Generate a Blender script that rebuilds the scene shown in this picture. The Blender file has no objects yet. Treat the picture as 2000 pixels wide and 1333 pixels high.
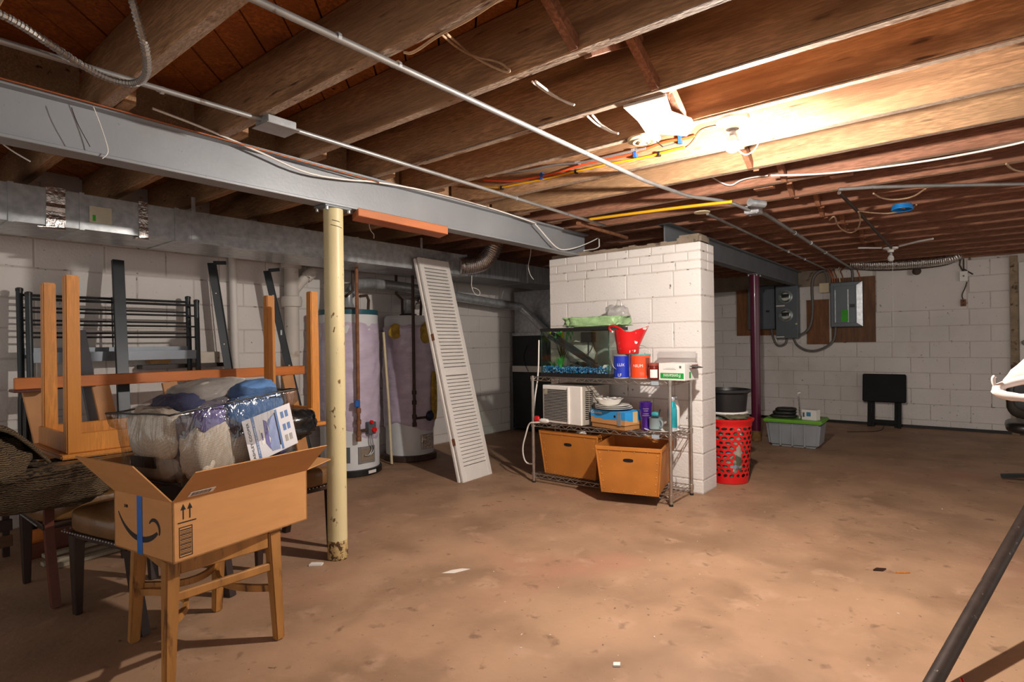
import bpy, bmesh, math, random
from mathutils import Vector, Matrix, noise, Euler

random.seed(7)
scene = bpy.context.scene
COL = scene.collection
PI = math.pi

# ------------------------------------------------------------------ camera, world, exposure
YAW, ROLL, EYE = math.radians(38.8), math.radians(-0.78), 1.18
_F = Vector((math.cos(YAW), math.sin(YAW), 0)); _R = Vector((math.sin(YAW), -math.cos(YAW), 0)); _U = Vector((0, 0, 1))
_R2 = _R * math.cos(ROLL) + _U * math.sin(ROLL); _U2 = _U * math.cos(ROLL) - _R * math.sin(ROLL)
cam_data = bpy.data.cameras.new('camera')
cam_data.sensor_fit = 'HORIZONTAL'; cam_data.sensor_width = 36.0
cam_data.lens = 36.0 * 1122.0 / 2000.0; cam_data.shift_y = 3.5 / 2000.0
cam_data.clip_start = 0.02
cam = bpy.data.objects.new('camera', cam_data); COL.objects.link(cam)
cam.matrix_world = Matrix(((_R2.x, _U2.x, -_F.x, 0), (_R2.y, _U2.y, -_F.y, 0), (_R2.z, _U2.z, -_F.z, EYE), (0, 0, 0, 1)))
scene.camera = cam

world = bpy.data.worlds.new('world'); scene.world = world; world.use_nodes = True
_bg = world.node_tree.nodes['Background']
_bg.inputs['Color'].default_value = (1.0, 0.93, 0.87, 1); _bg.inputs['Strength'].default_value = 0.47   # even fill light added, reaching in where walls behind the camera are unbuilt
BULB_STRENGTH = 3200.0
scene.view_settings.view_transform = 'Standard'; scene.view_settings.look = 'None'
scene.view_settings.exposure = 1.1; scene.view_settings.gamma = 1.0
scene.view_settings.use_curve_mapping = False

# ------------------------------------------------------------------ helpers
def C(h):
    h = h.lstrip('#'); v = [int(h[i:i+2], 16) / 255 for i in (0, 2, 4)]
    return tuple((c / 12.92 if c <= .04045 else ((c + .055) / 1.055) ** 2.4) for c in v) + (1,)

class M:
    def __init__(s): s.v = []; s.f = []; s.m = []
    def add(s, vs, fs, mi=0, T=None):
        o = len(s.v)
        s.v += [tuple(T @ Vector(p)) if T is not None else tuple(p) for p in vs]
        s.f += [tuple(i + o for i in f) for f in fs]; s.m += [mi] * len(fs)
        return s
    def box(s, x0, x1, y0, y1, z0, z1, mi=0, T=None):
        vs = [(x, y, z) for z in (z0, z1) for y in (y0, y1) for x in (x0, x1)]
        return s.add(vs, [(0, 2, 3, 1), (4, 5, 7, 6), (0, 1, 5, 4), (2, 6, 7, 3), (0, 4, 6, 2), (1, 3, 7, 5)], mi, T)
    def hexa(s, b, t, mi=0, T=None):            # bottom quad, top quad (counter-clockwise from above)
        return s.add(list(b) + list(t), [(3, 2, 1, 0), (4, 5, 6, 7), (0, 1, 5, 4), (1, 2, 6, 5), (2, 3, 7, 6), (3, 0, 4, 7)], mi, T)
    def bar(s, a, b, w, d, up=(0, 0, 1), mi=0, w2=None, d2=None, T=None):   # rectangular bar from a to b
        a = Vector(a); b = Vector(b); ax = (b - a).normalized(); up = Vector(up)
        sd = ax.cross(up)
        if sd.length < 1e-4: sd = ax.cross(Vector((1, 0, 0)))
        sd.normalize(); u = sd.cross(ax).normalized()
        w2 = w if w2 is None else w2; d2 = d if d2 is None else d2
        vs = []
        for p, ww, dd in ((a, w, d), (b, w2, d2)):
            vs += [p + sd * (i * ww / 2) + u * (j * dd / 2) for i, j in ((-1, -1), (1, -1), (1, 1), (-1, 1))]
        return s.add(vs, [(3, 2, 1, 0), (4, 5, 6, 7), (0, 1, 5, 4), (1, 2, 6, 5), (2, 3, 7, 6), (3, 0, 4, 7)], mi, T)
    def tube(s, pts, r, n=8, mi=0, caps=True, T=None):
        pts = [Vector(p) for p in pts]; k = len(pts); rr = r if isinstance(r, (list, tuple)) else [r] * k
        vs = []; prev = None
        for i, p in enumerate(pts):
            t = (pts[min(i + 1, k - 1)] - pts[max(i - 1, 0)])
            t = t.normalized() if t.length > 1e-9 else Vector((0, 0, 1))
            if prev is None:
                prev = t.orthogonal().normalized()
            prev = (prev - t * prev.dot(t))
            prev = prev.normalized() if prev.length > 1e-6 else t.orthogonal().normalized()
            b = t.cross(prev)
            vs += [p + (prev * math.cos(2 * PI * j / n) + b * math.sin(2 * PI * j / n)) * rr[i] for j in range(n)]
        fs = [(i * n + j, i * n + (j + 1) % n, (i + 1) * n + (j + 1) % n, (i + 1) * n + j) for i in range(k - 1) for j in range(n)]
        if caps: fs += [tuple(range(n - 1, -1, -1)), tuple((k - 1) * n + j for j in range(n))]
        return s.add(vs, fs, mi, T)
    def lathe(s, prof, c=(0, 0, 0), n=20, mi=0, T=None, sx=1, sy=1):   # prof: (r, z) upward = outside
        c = Vector(c); vs = []; k = len(prof)
        for r, z in prof:
            vs += [c + Vector((r * sx * math.cos(2 * PI * j / n), r * sy * math.sin(2 * PI * j / n), z)) for j in range(n)]
        fs = [(i * n + j, i * n + (j + 1) % n, (i + 1) * n + (j + 1) % n, (i + 1) * n + j) for i in range(k - 1) for j in range(n)]
        if prof[0][0] > 1e-5: fs.append(tuple(range(n - 1, -1, -1)))
        if prof[-1][0] > 1e-5: fs.append(tuple((k - 1) * n + j for j in range(n)))
        return s.add(vs, fs, mi, T)
    def prism(s, poly, z0, z1, mi=0, T=None):   # polygon in xy, counter-clockwise
        n = len(poly); vs = [(x, y, z0) for x, y in poly] + [(x, y, z1) for x, y in poly]
        fs = [tuple(range(n - 1, -1, -1)), tuple(range(n, 2 * n))] + [(i, (i + 1) % n, n + (i + 1) % n, n + i) for i in range(n)]
        return s.add(vs, fs, mi, T)
    def build(s, name, mats, parent=None, smooth=False, bevel=0, seg=1, sub=0, inv=True):
        me = bpy.data.meshes.new(name); me.from_pydata([tuple(p) for p in s.v], [], s.f)
        for mt in (mats if isinstance(mats, (list, tuple)) else [mats]): me.materials.append(mt)
        for p, i in zip(me.polygons, s.m): p.material_index = i
        if bevel:
            bm = bmesh.new(); bm.from_mesh(me)
            ed = [e for e in bm.edges if len(e.link_faces) == 2 and e.calc_face_angle(0) > .5]
            bmesh.ops.bevel(bm, geom=ed, offset=bevel, segments=seg, affect='EDGES', clamp_overlap=True)
            bm.to_mesh(me); bm.free()
        return obj(name, me, parent, smooth, sub)

def obj(name, me, parent=None, smooth=False, sub=0):
    if smooth:
        for p in me.polygons: p.use_smooth = True
        if smooth == 'auto': me.set_sharp_from_angle(angle=.7)
    o = bpy.data.objects.new(name, me); COL.objects.link(o)
    if parent:
        o.parent = parent
        if parent.get('_local'): o['_local'] = 1
        else: o.matrix_parent_inverse = wm(parent).inverted()
    if sub:
        md = o.modifiers.new('sub', 'SUBSURF'); md.levels = sub; md.render_levels = sub
    return o
def wm(o):
    m = Matrix.LocRotScale(o.location, o.rotation_euler, o.scale)
    return (wm(o.parent) @ o.matrix_parent_inverse @ m) if o.parent else m
def thing(name, label, cat, loc=(0, 0, 0), rz=0, group=None, local=False, rot=None):
    o = bpy.data.objects.new(name, None); COL.objects.link(o); o.empty_display_size = .05
    o.location = loc; o.rotation_euler = rot if rot else (0, 0, rz)
    if local: o['_local'] = 1
    return tag(o, label, cat, group)
def tag(o, label, cat, group=None):
    o['label'] = label; o['category'] = cat
    if group: o['group'] = group
    return o
def struct(o): o['kind'] = 'structure'; return o
def chaikin(pts, it=2):
    pts = [Vector(p) for p in pts]
    for _ in range(it):
        q = [pts[0]]
        for a, b in zip(pts, pts[1:]): q += [a * .75 + b * .25, a * .25 + b * .75]
        pts = q + [pts[-1]]
    return pts
def text(s, size, mt, parent, Mx, name='lettering', depth=.0006, ax=1.0):
    cu = bpy.data.curves.new(name, 'FONT'); cu.body = s; cu.size = size; cu.extrude = depth; cu.align_x = 'CENTER'; cu.align_y = 'CENTER'
    to = bpy.data.objects.new('tmp', cu); COL.objects.link(to)
    dg = bpy.context.evaluated_depsgraph_get(); me = bpy.data.meshes.new_from_object(to.evaluated_get(dg))
    bpy.data.objects.remove(to); me.name = name; me.materials.clear(); me.materials.append(mt)
    me.transform(Mx @ Matrix.Diagonal((ax, 1, 1, 1)))
    return obj(name, me, parent)
def frame(o, x, y):                              # matrix: local x, y axes, z = x cross y
    x = Vector(x).normalized(); y = Vector(y); y = (y - x * y.dot(x)).normalized(); z = x.cross(y)
    return Matrix(((x.x, y.x, z.x, o[0]), (x.y, y.y, z.y, o[1]), (x.z, y.z, z.z, o[2]), (0, 0, 0, 1)))

# ------------------------------------------------------------------ materials (all procedural)
def mat(name, col, rough=.6, metal=0, var=.18, scale=6, stretch=(1, 1, 1), bump=0, bscale=40, spots=(), spec=.4, coat=0, emit=0, local=False, trans=0, grain=0):
    m = bpy.data.materials.new(name); m.use_nodes = True; nt = m.node_tree; N = nt.nodes; L = nt.links
    b = N['Principled BSDF']; col = C(col) if isinstance(col, str) else col
    b.inputs['Roughness'].default_value = rough; b.inputs['Metallic'].default_value = metal
    b.inputs['Specular IOR Level'].default_value = spec; b.inputs['Coat Weight'].default_value = coat
    if emit: b.inputs['Emission Color'].default_value = col; b.inputs['Emission Strength'].default_value = emit
    if local: src = N.new('ShaderNodeTexCoord').outputs['Object']
    else: src = N.new('ShaderNodeNewGeometry').outputs['Position']
    mp = N.new('ShaderNodeMapping'); mp.inputs['Scale'].default_value = stretch; L.new(src, mp.inputs['Vector'])
    def noise_(sc, det=5, dist=0):
        n = N.new('ShaderNodeTexNoise'); n.inputs['Scale'].default_value = sc; n.inputs['Detail'].default_value = det
        n.inputs['Distortion'].default_value = dist; L.new(mp.outputs[0], n.inputs['Vector']); return n.outputs['Fac']
    def ramp(f, a, c):
        r = N.new('ShaderNodeMapRange'); r.inputs['From Min'].default_value = a; r.inputs['From Max'].default_value = c
        L.new(f, r.inputs['Value']); return r.outputs[0]
    def mix(f, a, c):
        x = N.new('ShaderNodeMix'); x.data_type = 'RGBA'; L.new(f, x.inputs[0])
        for s_, i in ((a, 6), (c, 7)):
            if isinstance(s_, tuple): x.inputs[i].default_value = s_
            else: L.new(s_, x.inputs[i])
        return x.outputs[2]
    out = None
    if var:
        lo = tuple(c * (1 - var) for c in col[:3]) + (1,); hi = tuple(min(1, c * (1 + var)) for c in col[:3]) + (1,)
        out = mix(ramp(noise_(scale), .3, .7), lo, hi)
    if grain and out is not None:               # fine fibre lines along the stretched axis
        out = mix(ramp(noise_(scale * 9, 3), .42, .60), tuple(c * (1 - grain) for c in col[:3]) + (1,), out)
    for (sc_, th, w, cc) in spots:              # stains with a shape of their own
        out = mix(ramp(noise_(sc_, 6, .3), th, th + w), out if out is not None else col, C(cc))
    if out is not None: L.new(out, b.inputs['Base Color'])
    else: b.inputs['Base Color'].default_value = col
    if bump:
        bp = N.new('ShaderNodeBump'); bp.inputs['Strength'].default_value = bump; bp.inputs['Distance'].default_value = .01
        L.new(noise_(bscale, 4), bp.inputs['Height']); L.new(bp.outputs[0], b.inputs['Normal'])
    if trans: b.inputs['Transmission Weight'].default_value = trans
    return m
def clear(name, tint='#f4f6f6', gloss=.12, rough=.08, milky=0, milkcol='#ffffff', crinkle=0):
    m = bpy.data.materials.new(name); m.use_nodes = True; nt = m.node_tree; N = nt.nodes; L = nt.links
    N.remove(N['Principled BSDF']); o = N['Material Output']
    t = N.new('ShaderNodeBsdfTransparent'); t.inputs['Color'].default_value = C(tint)
    g = N.new('ShaderNodeBsdfGlossy'); g.inputs['Roughness'].default_value = rough
    lw = N.new('ShaderNodeLayerWeight'); lw.inputs['Blend'].default_value = .3
    ma = N.new('ShaderNodeMath'); ma.operation = 'MULTIPLY_ADD'; L.new(lw.outputs['Fresnel'], ma.inputs[0]); ma.inputs[1].default_value = .22; ma.inputs[2].default_value = gloss
    mx = N.new('ShaderNodeMixShader'); L.new(ma.outputs[0], mx.inputs[0]); L.new(t.outputs[0], mx.inputs[1]); L.new(g.outputs[0], mx.inputs[2])
    last = mx
    if crinkle:
        geo = N.new('ShaderNodeNewGeometry'); mp = N.new('ShaderNodeMapping'); mp.inputs['Rotation'].default_value = (.4, .9, .3); mp.inputs['Scale'].default_value = (1, 1, .25); L.new(geo.outputs['Position'], mp.inputs['Vector'])
        nz = N.new('ShaderNodeTexNoise'); nz.inputs['Scale'].default_value = 26; nz.inputs['Detail'].default_value = 3; nz.inputs['Distortion'].default_value = 1.2; L.new(mp.outputs[0], nz.inputs['Vector'])
        bp = N.new('ShaderNodeBump'); bp.inputs['Strength'].default_value = crinkle; bp.inputs['Distance'].default_value = .02; L.new(nz.outputs['Fac'], bp.inputs['Height']); L.new(bp.outputs[0], g.inputs['Normal']); L.new(bp.outputs[0], lw.inputs['Normal'])
    if milky:
        d = N.new('ShaderNodeBsdfDiffuse'); d.inputs['Color'].default_value = C(milkcol)
        m2 = N.new('ShaderNodeMixShader'); m2.inputs[0].default_value = milky; L.new(mx.outputs[0], m2.inputs[1]); L.new(d.outputs[0], m2.inputs[2]); last = m2
    L.new(last.outputs[0], o.inputs[0]); return m

WOOD = dict(rough=.75, spec=.25, bump=.35, bscale=40, grain=.28)
MT = dict(
 block=mat('painted_block', '#dcd7d3', .75, var=.07, scale=1.7, bump=.35, bscale=55, spec=.25, spots=((26, .70, .05, '#5d5048'), (1.6, .60, .28, '#c2b7ab'), (75, .72, .03, '#4a3f38'))),
 mortar=mat('painted_mortar', '#c6beb8', .85, var=.12, scale=5, bump=.4, bscale=60, spots=((14, .60, .08, '#6a5c52'),)),
 concrete_raw=mat('raw_concrete', '#8b7c6c', .9, var=.25, scale=5, bump=.5, bscale=40, spots=((9, .6, .1, '#4d4037'),)),
 floor=mat('concrete_floor', '#9c7c62', .62, var=.22, scale=2.3, bump=.22, bscale=28, spec=.35, spots=((.55, .50, .25, '#ab8a6c'), (.9, .56, .16, '#a3755f'), (2.6, .52, .22, '#856850'), (5.5, .58, .14, '#ab8a70'), (11, .62, .10, '#7d614c'), (34, .68, .05, '#66503f'), (48, .72, .02, '#cdb9a6'))),
 joist=mat('old_joist_wood', '#ab8663', var=.28, scale=5, stretch=(3, .35, 3), spots=((2.2, .56, .16, '#6b4d35'), (11, .66, .08, '#463122')), **WOOD),
 joist_edge=mat('joist_underside', '#b7a18d', var=.25, scale=9, stretch=(2, .6, 2), spots=((12, .60, .08, '#7a5c45'), (30, .66, .06, '#4c3524')), **WOOD),
 joist_red=mat('red_brown_joist', '#9a6c55', var=.28, scale=5, stretch=(3, .35, 3), spots=((3, .60, .14, '#66442f'),), **WOOD),
 plank=mat('subfloor_board', '#a9642f', var=.3, scale=5, stretch=(1.4, 1.4, 3), spots=((3.5, .60, .15, '#6a3c1c'), (14, .70, .05, '#2a170d')), **WOOD),
 bridging=mat('bridging_wood', '#96664c', var=.25, scale=8, **WOOD),
 plaster=mat('plaster_remnant', '#d6ccc2', .85, var=.1, scale=8, spots=((10, .62, .1, '#9d8a78'),)),
 steel=mat('painted_steel', '#8f9296', .45, .25, var=.10, scale=3, bump=.06, bscale=60, spots=((2.1, .60, .2, '#8f857b'), (60, .72, .03, '#5a4636'))),
 steel_dark=mat('grey_steel', '#6f7478', .5, .3, var=.12, scale=4),
 cream=mat('cream_paint', '#cdbf93', .42, var=.10, scale=5, stretch=(1, 1, .5), spots=((38, .66, .04, '#6b5331'), (7, .64, .1, '#b49b64')), bump=.08),
 rust=mat('rusted_base', '#7c5a34', .8, var=.4, scale=30, bump=.4),
 burgundy=mat('burgundy_paint', '#571a35', .28, var=.08, scale=9, coat=.3),
 galv=mat('galvanised', '#b4b8bb', .34, .5, var=.22, scale=22, spots=((2.4, .58, .2, '#6d6a66'),)),
 galv_dull=mat('dull_galvanised', '#7c7e80', .5, .5, var=.25, scale=12, stretch=(4, 4, .5)),
 foil=mat('foil', '#c9c2bd', .25, .9, var=.3, scale=30, bump=.5, bscale=60),
 conduit=mat('conduit_steel', '#9b9a98', .45, .55, var=.15, scale=12, spots=((20, .66, .06, '#6b6158'),)),
 dark_pipe=mat('dark_iron', '#4b3a31', .6, .3, var=.25, scale=12),
 rust_pipe=mat('rusty_pipe', '#8a5d41', .7, .2, var=.3, scale=18),
 copper=mat('copper', '#a5623f', .45, .6, var=.2, scale=20),
 white=mat('white_paint', '#dedad5', .5, var=.05, scale=6),
 white_plastic=mat('white_plastic', '#e6e2dc', .4, var=.04, scale=8),
 ivory=mat('ivory_plastic', '#d6c8a4', .5, var=.08, scale=10),
 porcelain=mat('porcelain', '#eceae4', .25, var=.02, coat=.3),
 lavender=mat('lavender_wrap', '#c3b7cc', .35, var=.12, scale=7, stretch=(1, 1, 2.5), bump=.5, bscale=14, coat=.25),
 tank=mat('tank_enamel', '#d5d9dc', .35, var=.05),
 teal_band=mat('teal_band', '#23525c', .4),
 insul=mat('yellow_insulation', '#a88a3a', .95, var=.35, scale=20, bump=.8, bscale=50),
 blackm=mat('black_metal', '#34383c', .4, .35, var=.12, scale=9),
 greym=mat('grey_metal', '#787e86', .4, .4, var=.08, scale=8),
 chrome=mat('chrome_wire', '#b9b3ac', .28, .9, var=.12, scale=25),
 black=mat('black_plastic', '#1b1b1c', .4, var=.2, scale=8),
 black_soft=mat('black_bag_film', '#17181a', .25, var=.3, scale=10, bump=.6, bscale=18, coat=.3),
 charcoal=mat('charcoal_panel', '#26282a', .55, var=.2, scale=5),
 honey=mat('honey_pine', '#d28a3c', .42, var=.16, scale=5, stretch=(3, 3, .3), spots=((7, .70, .05, '#8a4f1f'),), bump=.05, spec=.4, grain=.15),
 orange_wood=mat('orange_stained_pine', '#c8722f', .42, var=.18, scale=5, stretch=(.5, 3, 3), spots=((9, .69, .05, '#7c3d17'),), bump=.05),
 redwood=mat('red_stained_wood', '#562718', .5, var=.2, scale=9),
 oldwood=mat('worn_chair_wood', '#9a6a35', .5, var=.3, scale=8, stretch=(2, 2, .4), spots=((10, .62, .08, '#4f3218'),), bump=.1),
 darkwood=mat('dark_stained_wood', '#2c1c16', .4, var=.25, scale=9),
 leather=mat('brown_leather', '#6f4f2d', .38, var=.18, scale=7, bump=.15, bscale=60, coat=.15),
 card=mat('cardboard', '#b98655', .8, var=.05, scale=9, stretch=(1, 1, 4), spec=.2),
 card_dark=mat('cardboard_inside', '#a8794a', .85, var=.06, scale=9, spec=.2),
 fibre=mat('fibreboard', '#b5722f', .6, var=.12, scale=6, spec=.3),
 print_=mat('black_print', '#221c18', .7, var=0),
 blue_tape=mat('blue_tape', '#1f5fae', .4, var=.15, scale=20),
 green_label=mat('green_label', '#3fae2c', .6, var=.1),
 red=mat('red_plastic', '#cf1a1c', .35, var=.06, coat=.2),
 plywood=mat('plywood', '#6f4b30', .6, var=.35, scale=4, stretch=(1, 6, 1), bump=.05),
 plywood2=mat('brown_board', '#7b4f2c', .6, var=.3, scale=5, stretch=(1, 5, 1)),
 panel=mat('panel_grey', '#5d656b', .4, .25, var=.06),
 glass=clear('glass', '#f6fbf8', .03, .03),
 film=clear('clear_vinyl', '#eeeeee', .09, .12, crinkle=.8),
 glassgreen=clear('green_glass_edge', '#9fd8c4', .15, .05),
 bagwhite=mat('white_bag_film', '#e9dcd6', .35, var=.06, scale=9, bump=.4, bscale=10),
 dark_void=mat('dark_interior', '#141210', .9, var=0),
)
# ------------------------------------------------------------------ setting
b = M().box(-3.2, 9.5, -4.0, 5.2, -.15, 0)
floor = struct(b.build('floor', MT['floor']))
FACE_Y, FACE_X = 4.92, 9.14
wall_left = struct(M().box(-1.2, 9.34, FACE_Y + .004, 5.12, 0, 2.41).build('wall_left', MT['mortar']))
wall_back = struct(M().box(FACE_X + .004, 9.34, -3.2, FACE_Y + .004, 0, 2.41).build('wall_back', MT['mortar']))

def block_mesh(name, w, h, mt, jitter=0):
    """front face proud of the joint with a chamfer; local x along the wall, y outwards negative, z up"""
    hw, hh, c = w / 2 - .004, h / 2 - .004, .005
    vs = [(x * (hw), .012, z * (hh)) for x, z in ((-1, -1), (1, -1), (1, 1), (-1, 1))] + \
         [(x * (hw - .000), .004, z * (hh)) for x, z in ((-1, -1), (1, -1), (1, 1), (-1, 1))] + \
         [(x * (hw - c), 0, z * (hh - c)) for x, z in ((-1, -1), (1, -1), (1, 1), (-1, 1))]
    fs = [(8, 9, 10, 11)] + [(i, (i + 1) % 4, 4 + (i + 1) % 4, 4 + i) for i in range(4)] + [(4 + i, 4 + (i + 1) % 4, 8 + (i + 1) % 4, 8 + i) for i in range(4)]
    me = bpy.data.meshes.new(name); me.from_pydata(vs, [], fs); me.materials.append(mt); return me
_bm = {}
def put_block(parent, kind, w, h, mt, loc, rz):
    key = (kind, round(w, 3), round(h, 3), mt.name)
    if key not in _bm: _bm[key] = block_mesh(kind, w, h, mt)
    o = bpy.data.objects.new(kind, _bm[key]); COL.objects.link(o); o.parent = parent
    o.matrix_parent_inverse = wm(parent).inverted()
    o.location = loc; o.rotation_euler = (0, 0, rz); return o
Z0, CH, BW = .105, .203, .406
def courses(ztop):
    r = [(0, Z0)]; z = Z0
    while z < ztop - .02: r.append((z, min(z + CH, ztop))); z += CH
    return r
for k, (za, zb) in enumerate(courses(2.15)):
    off = (k % 2) * BW / 2
    x = -.42 + off
    while x < 6.5:
        put_block(wall_left, 'block', BW, zb - za, MT['block'], (x + BW / 2, FACE_Y - .001 + random.uniform(-.0015, .0015), (za + zb) / 2), 0); x += BW
    y = 3.9 - off
    while y > -.30:
        w = BW; y1 = y - BW
        if y1 < -.345: w = y + .345; y1 = -.345
        segs = [(y1, y)]
        if za > 1.5: segs = [(a, b2) for a, b2 in ((max(y1, 1.03), y), (y1, min(y, .06))) if b2 - a > .05]
        for a, b2 in segs:
            if not (zb > 2.0 and a > 1.5): put_block(wall_back, 'block', b2 - a, zb - za, MT['block'], (FACE_X - .001 + random.uniform(-.0015, .0015), (a + b2) / 2, (za + zb) / 2), -PI / 2)
        y = y1
# smooth rendered patch and raw concrete strip high on the far wall
M().box(FACE_X - .006, FACE_X + .004, .07, 1.02, 1.53, 2.16).build('smooth_patch', MT['block'], wall_back, bevel=.002)
M().box(FACE_X - .004, FACE_X + .004, 1.54, 3.9, 1.93, 2.38).build('concrete_band', MT['concrete_raw'], wall_back)
M().lathe([(.05, 0), (.045, .004), (0, .004)], n=20, T=frame((FACE_X - .006, .57, 2.04), (0, 0, 1), (0, 1, 0))).build('plugged_hole', MT['dark_pipe'], wall_back)
M().box(FACE_X - .008, FACE_X + .004, 1.885, 1.955, 1.11, 1.74).build('white_strip', MT['white'], wall_back)

# door at the right edge of the far wall
door = struct(M().box(FACE_X - .012, FACE_X + .02, -1.30, -.425, .02, 2.06).build('door_1', MT['white'], bevel=.003))
M().box(FACE_X - .035, FACE_X + .004, -.415, -.345, 0, 2.14).build('door_jamb', mat('old_jamb', '#8e7d66', .8, var=.3, scale=9, spots=((14, .55, .1, '#4e3a28'),)), door)
M().lathe([(.012, 0), (.012, .03), (.03, .04), (.034, .055), (.026, .072), (0, .076)], n=14, T=frame((FACE_X - .012, -.47, 1.10), (0, 0, 1), (0, 1, 0))).build('door_knob', MT['galv'], door, smooth=True)

# black drainage strip along the foot of the far wall
trim = struct(M().box(FACE_X - .03, FACE_X - .002, -3.0, 3.9, 0, .035).build('trim_1', MT['black']))

# ceiling: diagonal boards over joists
ZJ, ZP = 2.155, 2.39
ceiling = struct(M().box(-3.2, 9.34, -4.0, 5.12, 2.412, 2.47).build('ceiling', MT['dark_void']))
def clip_band(c0, c1, x0, x1, y0, y1):
    poly = [(x0, y0), (x1, y0), (x1, y1), (x0, y1)]
    for sgn, c in ((1, c0), (-1, -c1)):
        out = []
        for (a, b2) in zip(poly, poly[1:] + poly[:1]):
            da = sgn * (a[1] - a[0]) - c; db = sgn * (b2[1] - b2[0]) - c
            if da >= 0: out.append(a)
            if (da >= 0) != (db >= 0):
                t = da / (da - db); out.append((a[0] + (b2[0] - a[0]) * t, a[1] + (b2[1] - a[1]) * t))
        poly = out
        if len(poly) < 3: return None
    return poly
c = -9.4
while c < 5.2:
    wd = .142 * math.sqrt(2)
    p = clip_band(c + .005, c + wd - .005, -1.6, 9.14, -3.0, 4.92)
    if p: M().prism(p, ZP + random.uniform(0, .004), ZP + .022).build('plank', MT['plank'], ceiling)
    c += wd
JX = [-1.0, -.56, -.12, .32, .76, 1.22, 1.635, 2.09, 2.495, 2.955, 3.40]
while JX[-1] < 8.7: JX.append(JX[-1] + .432)
def joist(x, y0, y1, mts, z=ZJ, w=.05):
    m = M().box(x, x + w, y0, y1, z, ZP); m.m = [1 if i == 0 else 0 for i in range(len(m.f))]
    return m.build('joist', mts, ceiling, bevel=.004)
for i, x in enumerate(JX):
    jm = MT['joist_red'] if x > 3.7 else MT['joist']
    joist(x, -3.2, 2.92, (jm, MT['joist_edge'] if x < 4.6 else jm), ZJ + random.uniform(-.002, .003))
    joist(x + .055, 2.62, 4.92, (jm, jm))
    if i + 1 < len(JX) and x < 4.3:
        M().box(x + .052, JX[i + 1] - .003, 2.94, 2.975, ZJ + .01, ZP - .01).build('blocking', MT['joist'], ceiling)
# pale nailing strips and plaster left under the joists near the lamp
for x, y0, y1 in ((2.09, -2.5, 2.3), (2.495, -2.5, 1.0), (2.495, 1.3, 2.2), (1.635, -2.5, .9)):
    M().box(x + .006, x + .040, y0, y1, ZJ - .007, ZJ - .001).build('plaster_strip', MT['joist_edge'], ceiling)
# cross bridging between the joists
def bridge(xa, xb, y, down):
    za, zb = (ZJ + .012, ZP - .012) if not down else (ZP - .012, ZJ + .012)
    M().bar((xa + .05, y, za), (xb, y, zb), .045, .03, (0, 1, 0)).build('bridging', MT['bridging'], ceiling, bevel=.002)
for i in range(len(JX) - 1):
    if .7 < JX[i] < 7:
        yb = 1.02 - .012 * i
        bridge(JX[i], JX[i + 1], yb, i % 2 == 0); bridge(JX[i], JX[i + 1], yb + .065, i % 2 == 1)
for x in (3.86,):
    for y in (1.06, .62, .02):
        M().box(x + .052, x + .11, y - .07, y + .05, ZJ - .0, ZP - .01).build('bridging', MT['bridging'], ceiling, bevel=.003)

# masonry pier: blocks below, brick courses above
PX0, PX1, PY0, PY1, PZ = 4.325, 4.62, 1.62, 3.03, 1.94
pier = struct(M().box(PX0 + .004, PX1, PY0 + .004, PY1 - .004, 0, PZ - .006).build('wall_pier', MT['mortar']))
zt = Z0 + 8 * CH
for k, (za, zb) in enumerate(courses(zt)):
    cuts = [PY0]; y = PY0 + (BW if k % 2 else BW * .55)
    while y < PY1 - .1: cuts.append(y); y += BW
    cuts.append(PY1)
    for a, b_ in zip(cuts, cuts[1:]):
        put_block(pier, 'block', b_ - a, zb - za, MT['block'], (PX0, (a + b_) / 2, (za + zb) / 2), -PI / 2)
    put_block(pier, 'block', PX1 - PX0, zb - za, MT['block'], ((PX0 + PX1) / 2, PY0 + .002, (za + zb) / 2), 0)
for k in range(3):
    bh = (PZ - zt) / 3; za = zt + k * bh; y = PY0 - (.1 if k % 2 else 0)
    while y < PY1 - .03:
        a, b_ = max(y, PY0), min(y + .203, PY1)
        put_block(pier, 'brick', b_ - a, bh, MT['block'], (PX0 - random.uniform(0, .003), (a + b_) / 2, za + bh / 2), -PI / 2); y += .203
    for a, b_ in ((PX0, PX0 + .15), (PX0 + .15, PX1)):
        put_block(pier, 'brick', b_ - a, bh, MT['block'], ((a + b_) / 2, PY0 + .001, za + bh / 2), 0)
# crumbling cap of mortar along the top
m = M(); n = 24
for i in range(n):
    y0 = PY0 + .06 + (PY1 - PY0 - .08) * i / n; y1 = PY0 + .06 + (PY1 - PY0 - .08) * (i + 1) / n; h = .028 + .02 * noise.noise((i * .6, 3, 1))
    m.box(PX0 + .02, PX1 - .03, y0, y1, PZ - .006, PZ + h)
m.build('mortar_cap', MT['concrete_raw'], pier)
M().box(PX0 + .06, PX1 - .03, PY0 + .02, PY0 + .22, PZ - .006, PZ + .075).build('cap_stone', MT['concrete_raw'], pier, bevel=.02, seg=2)

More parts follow.
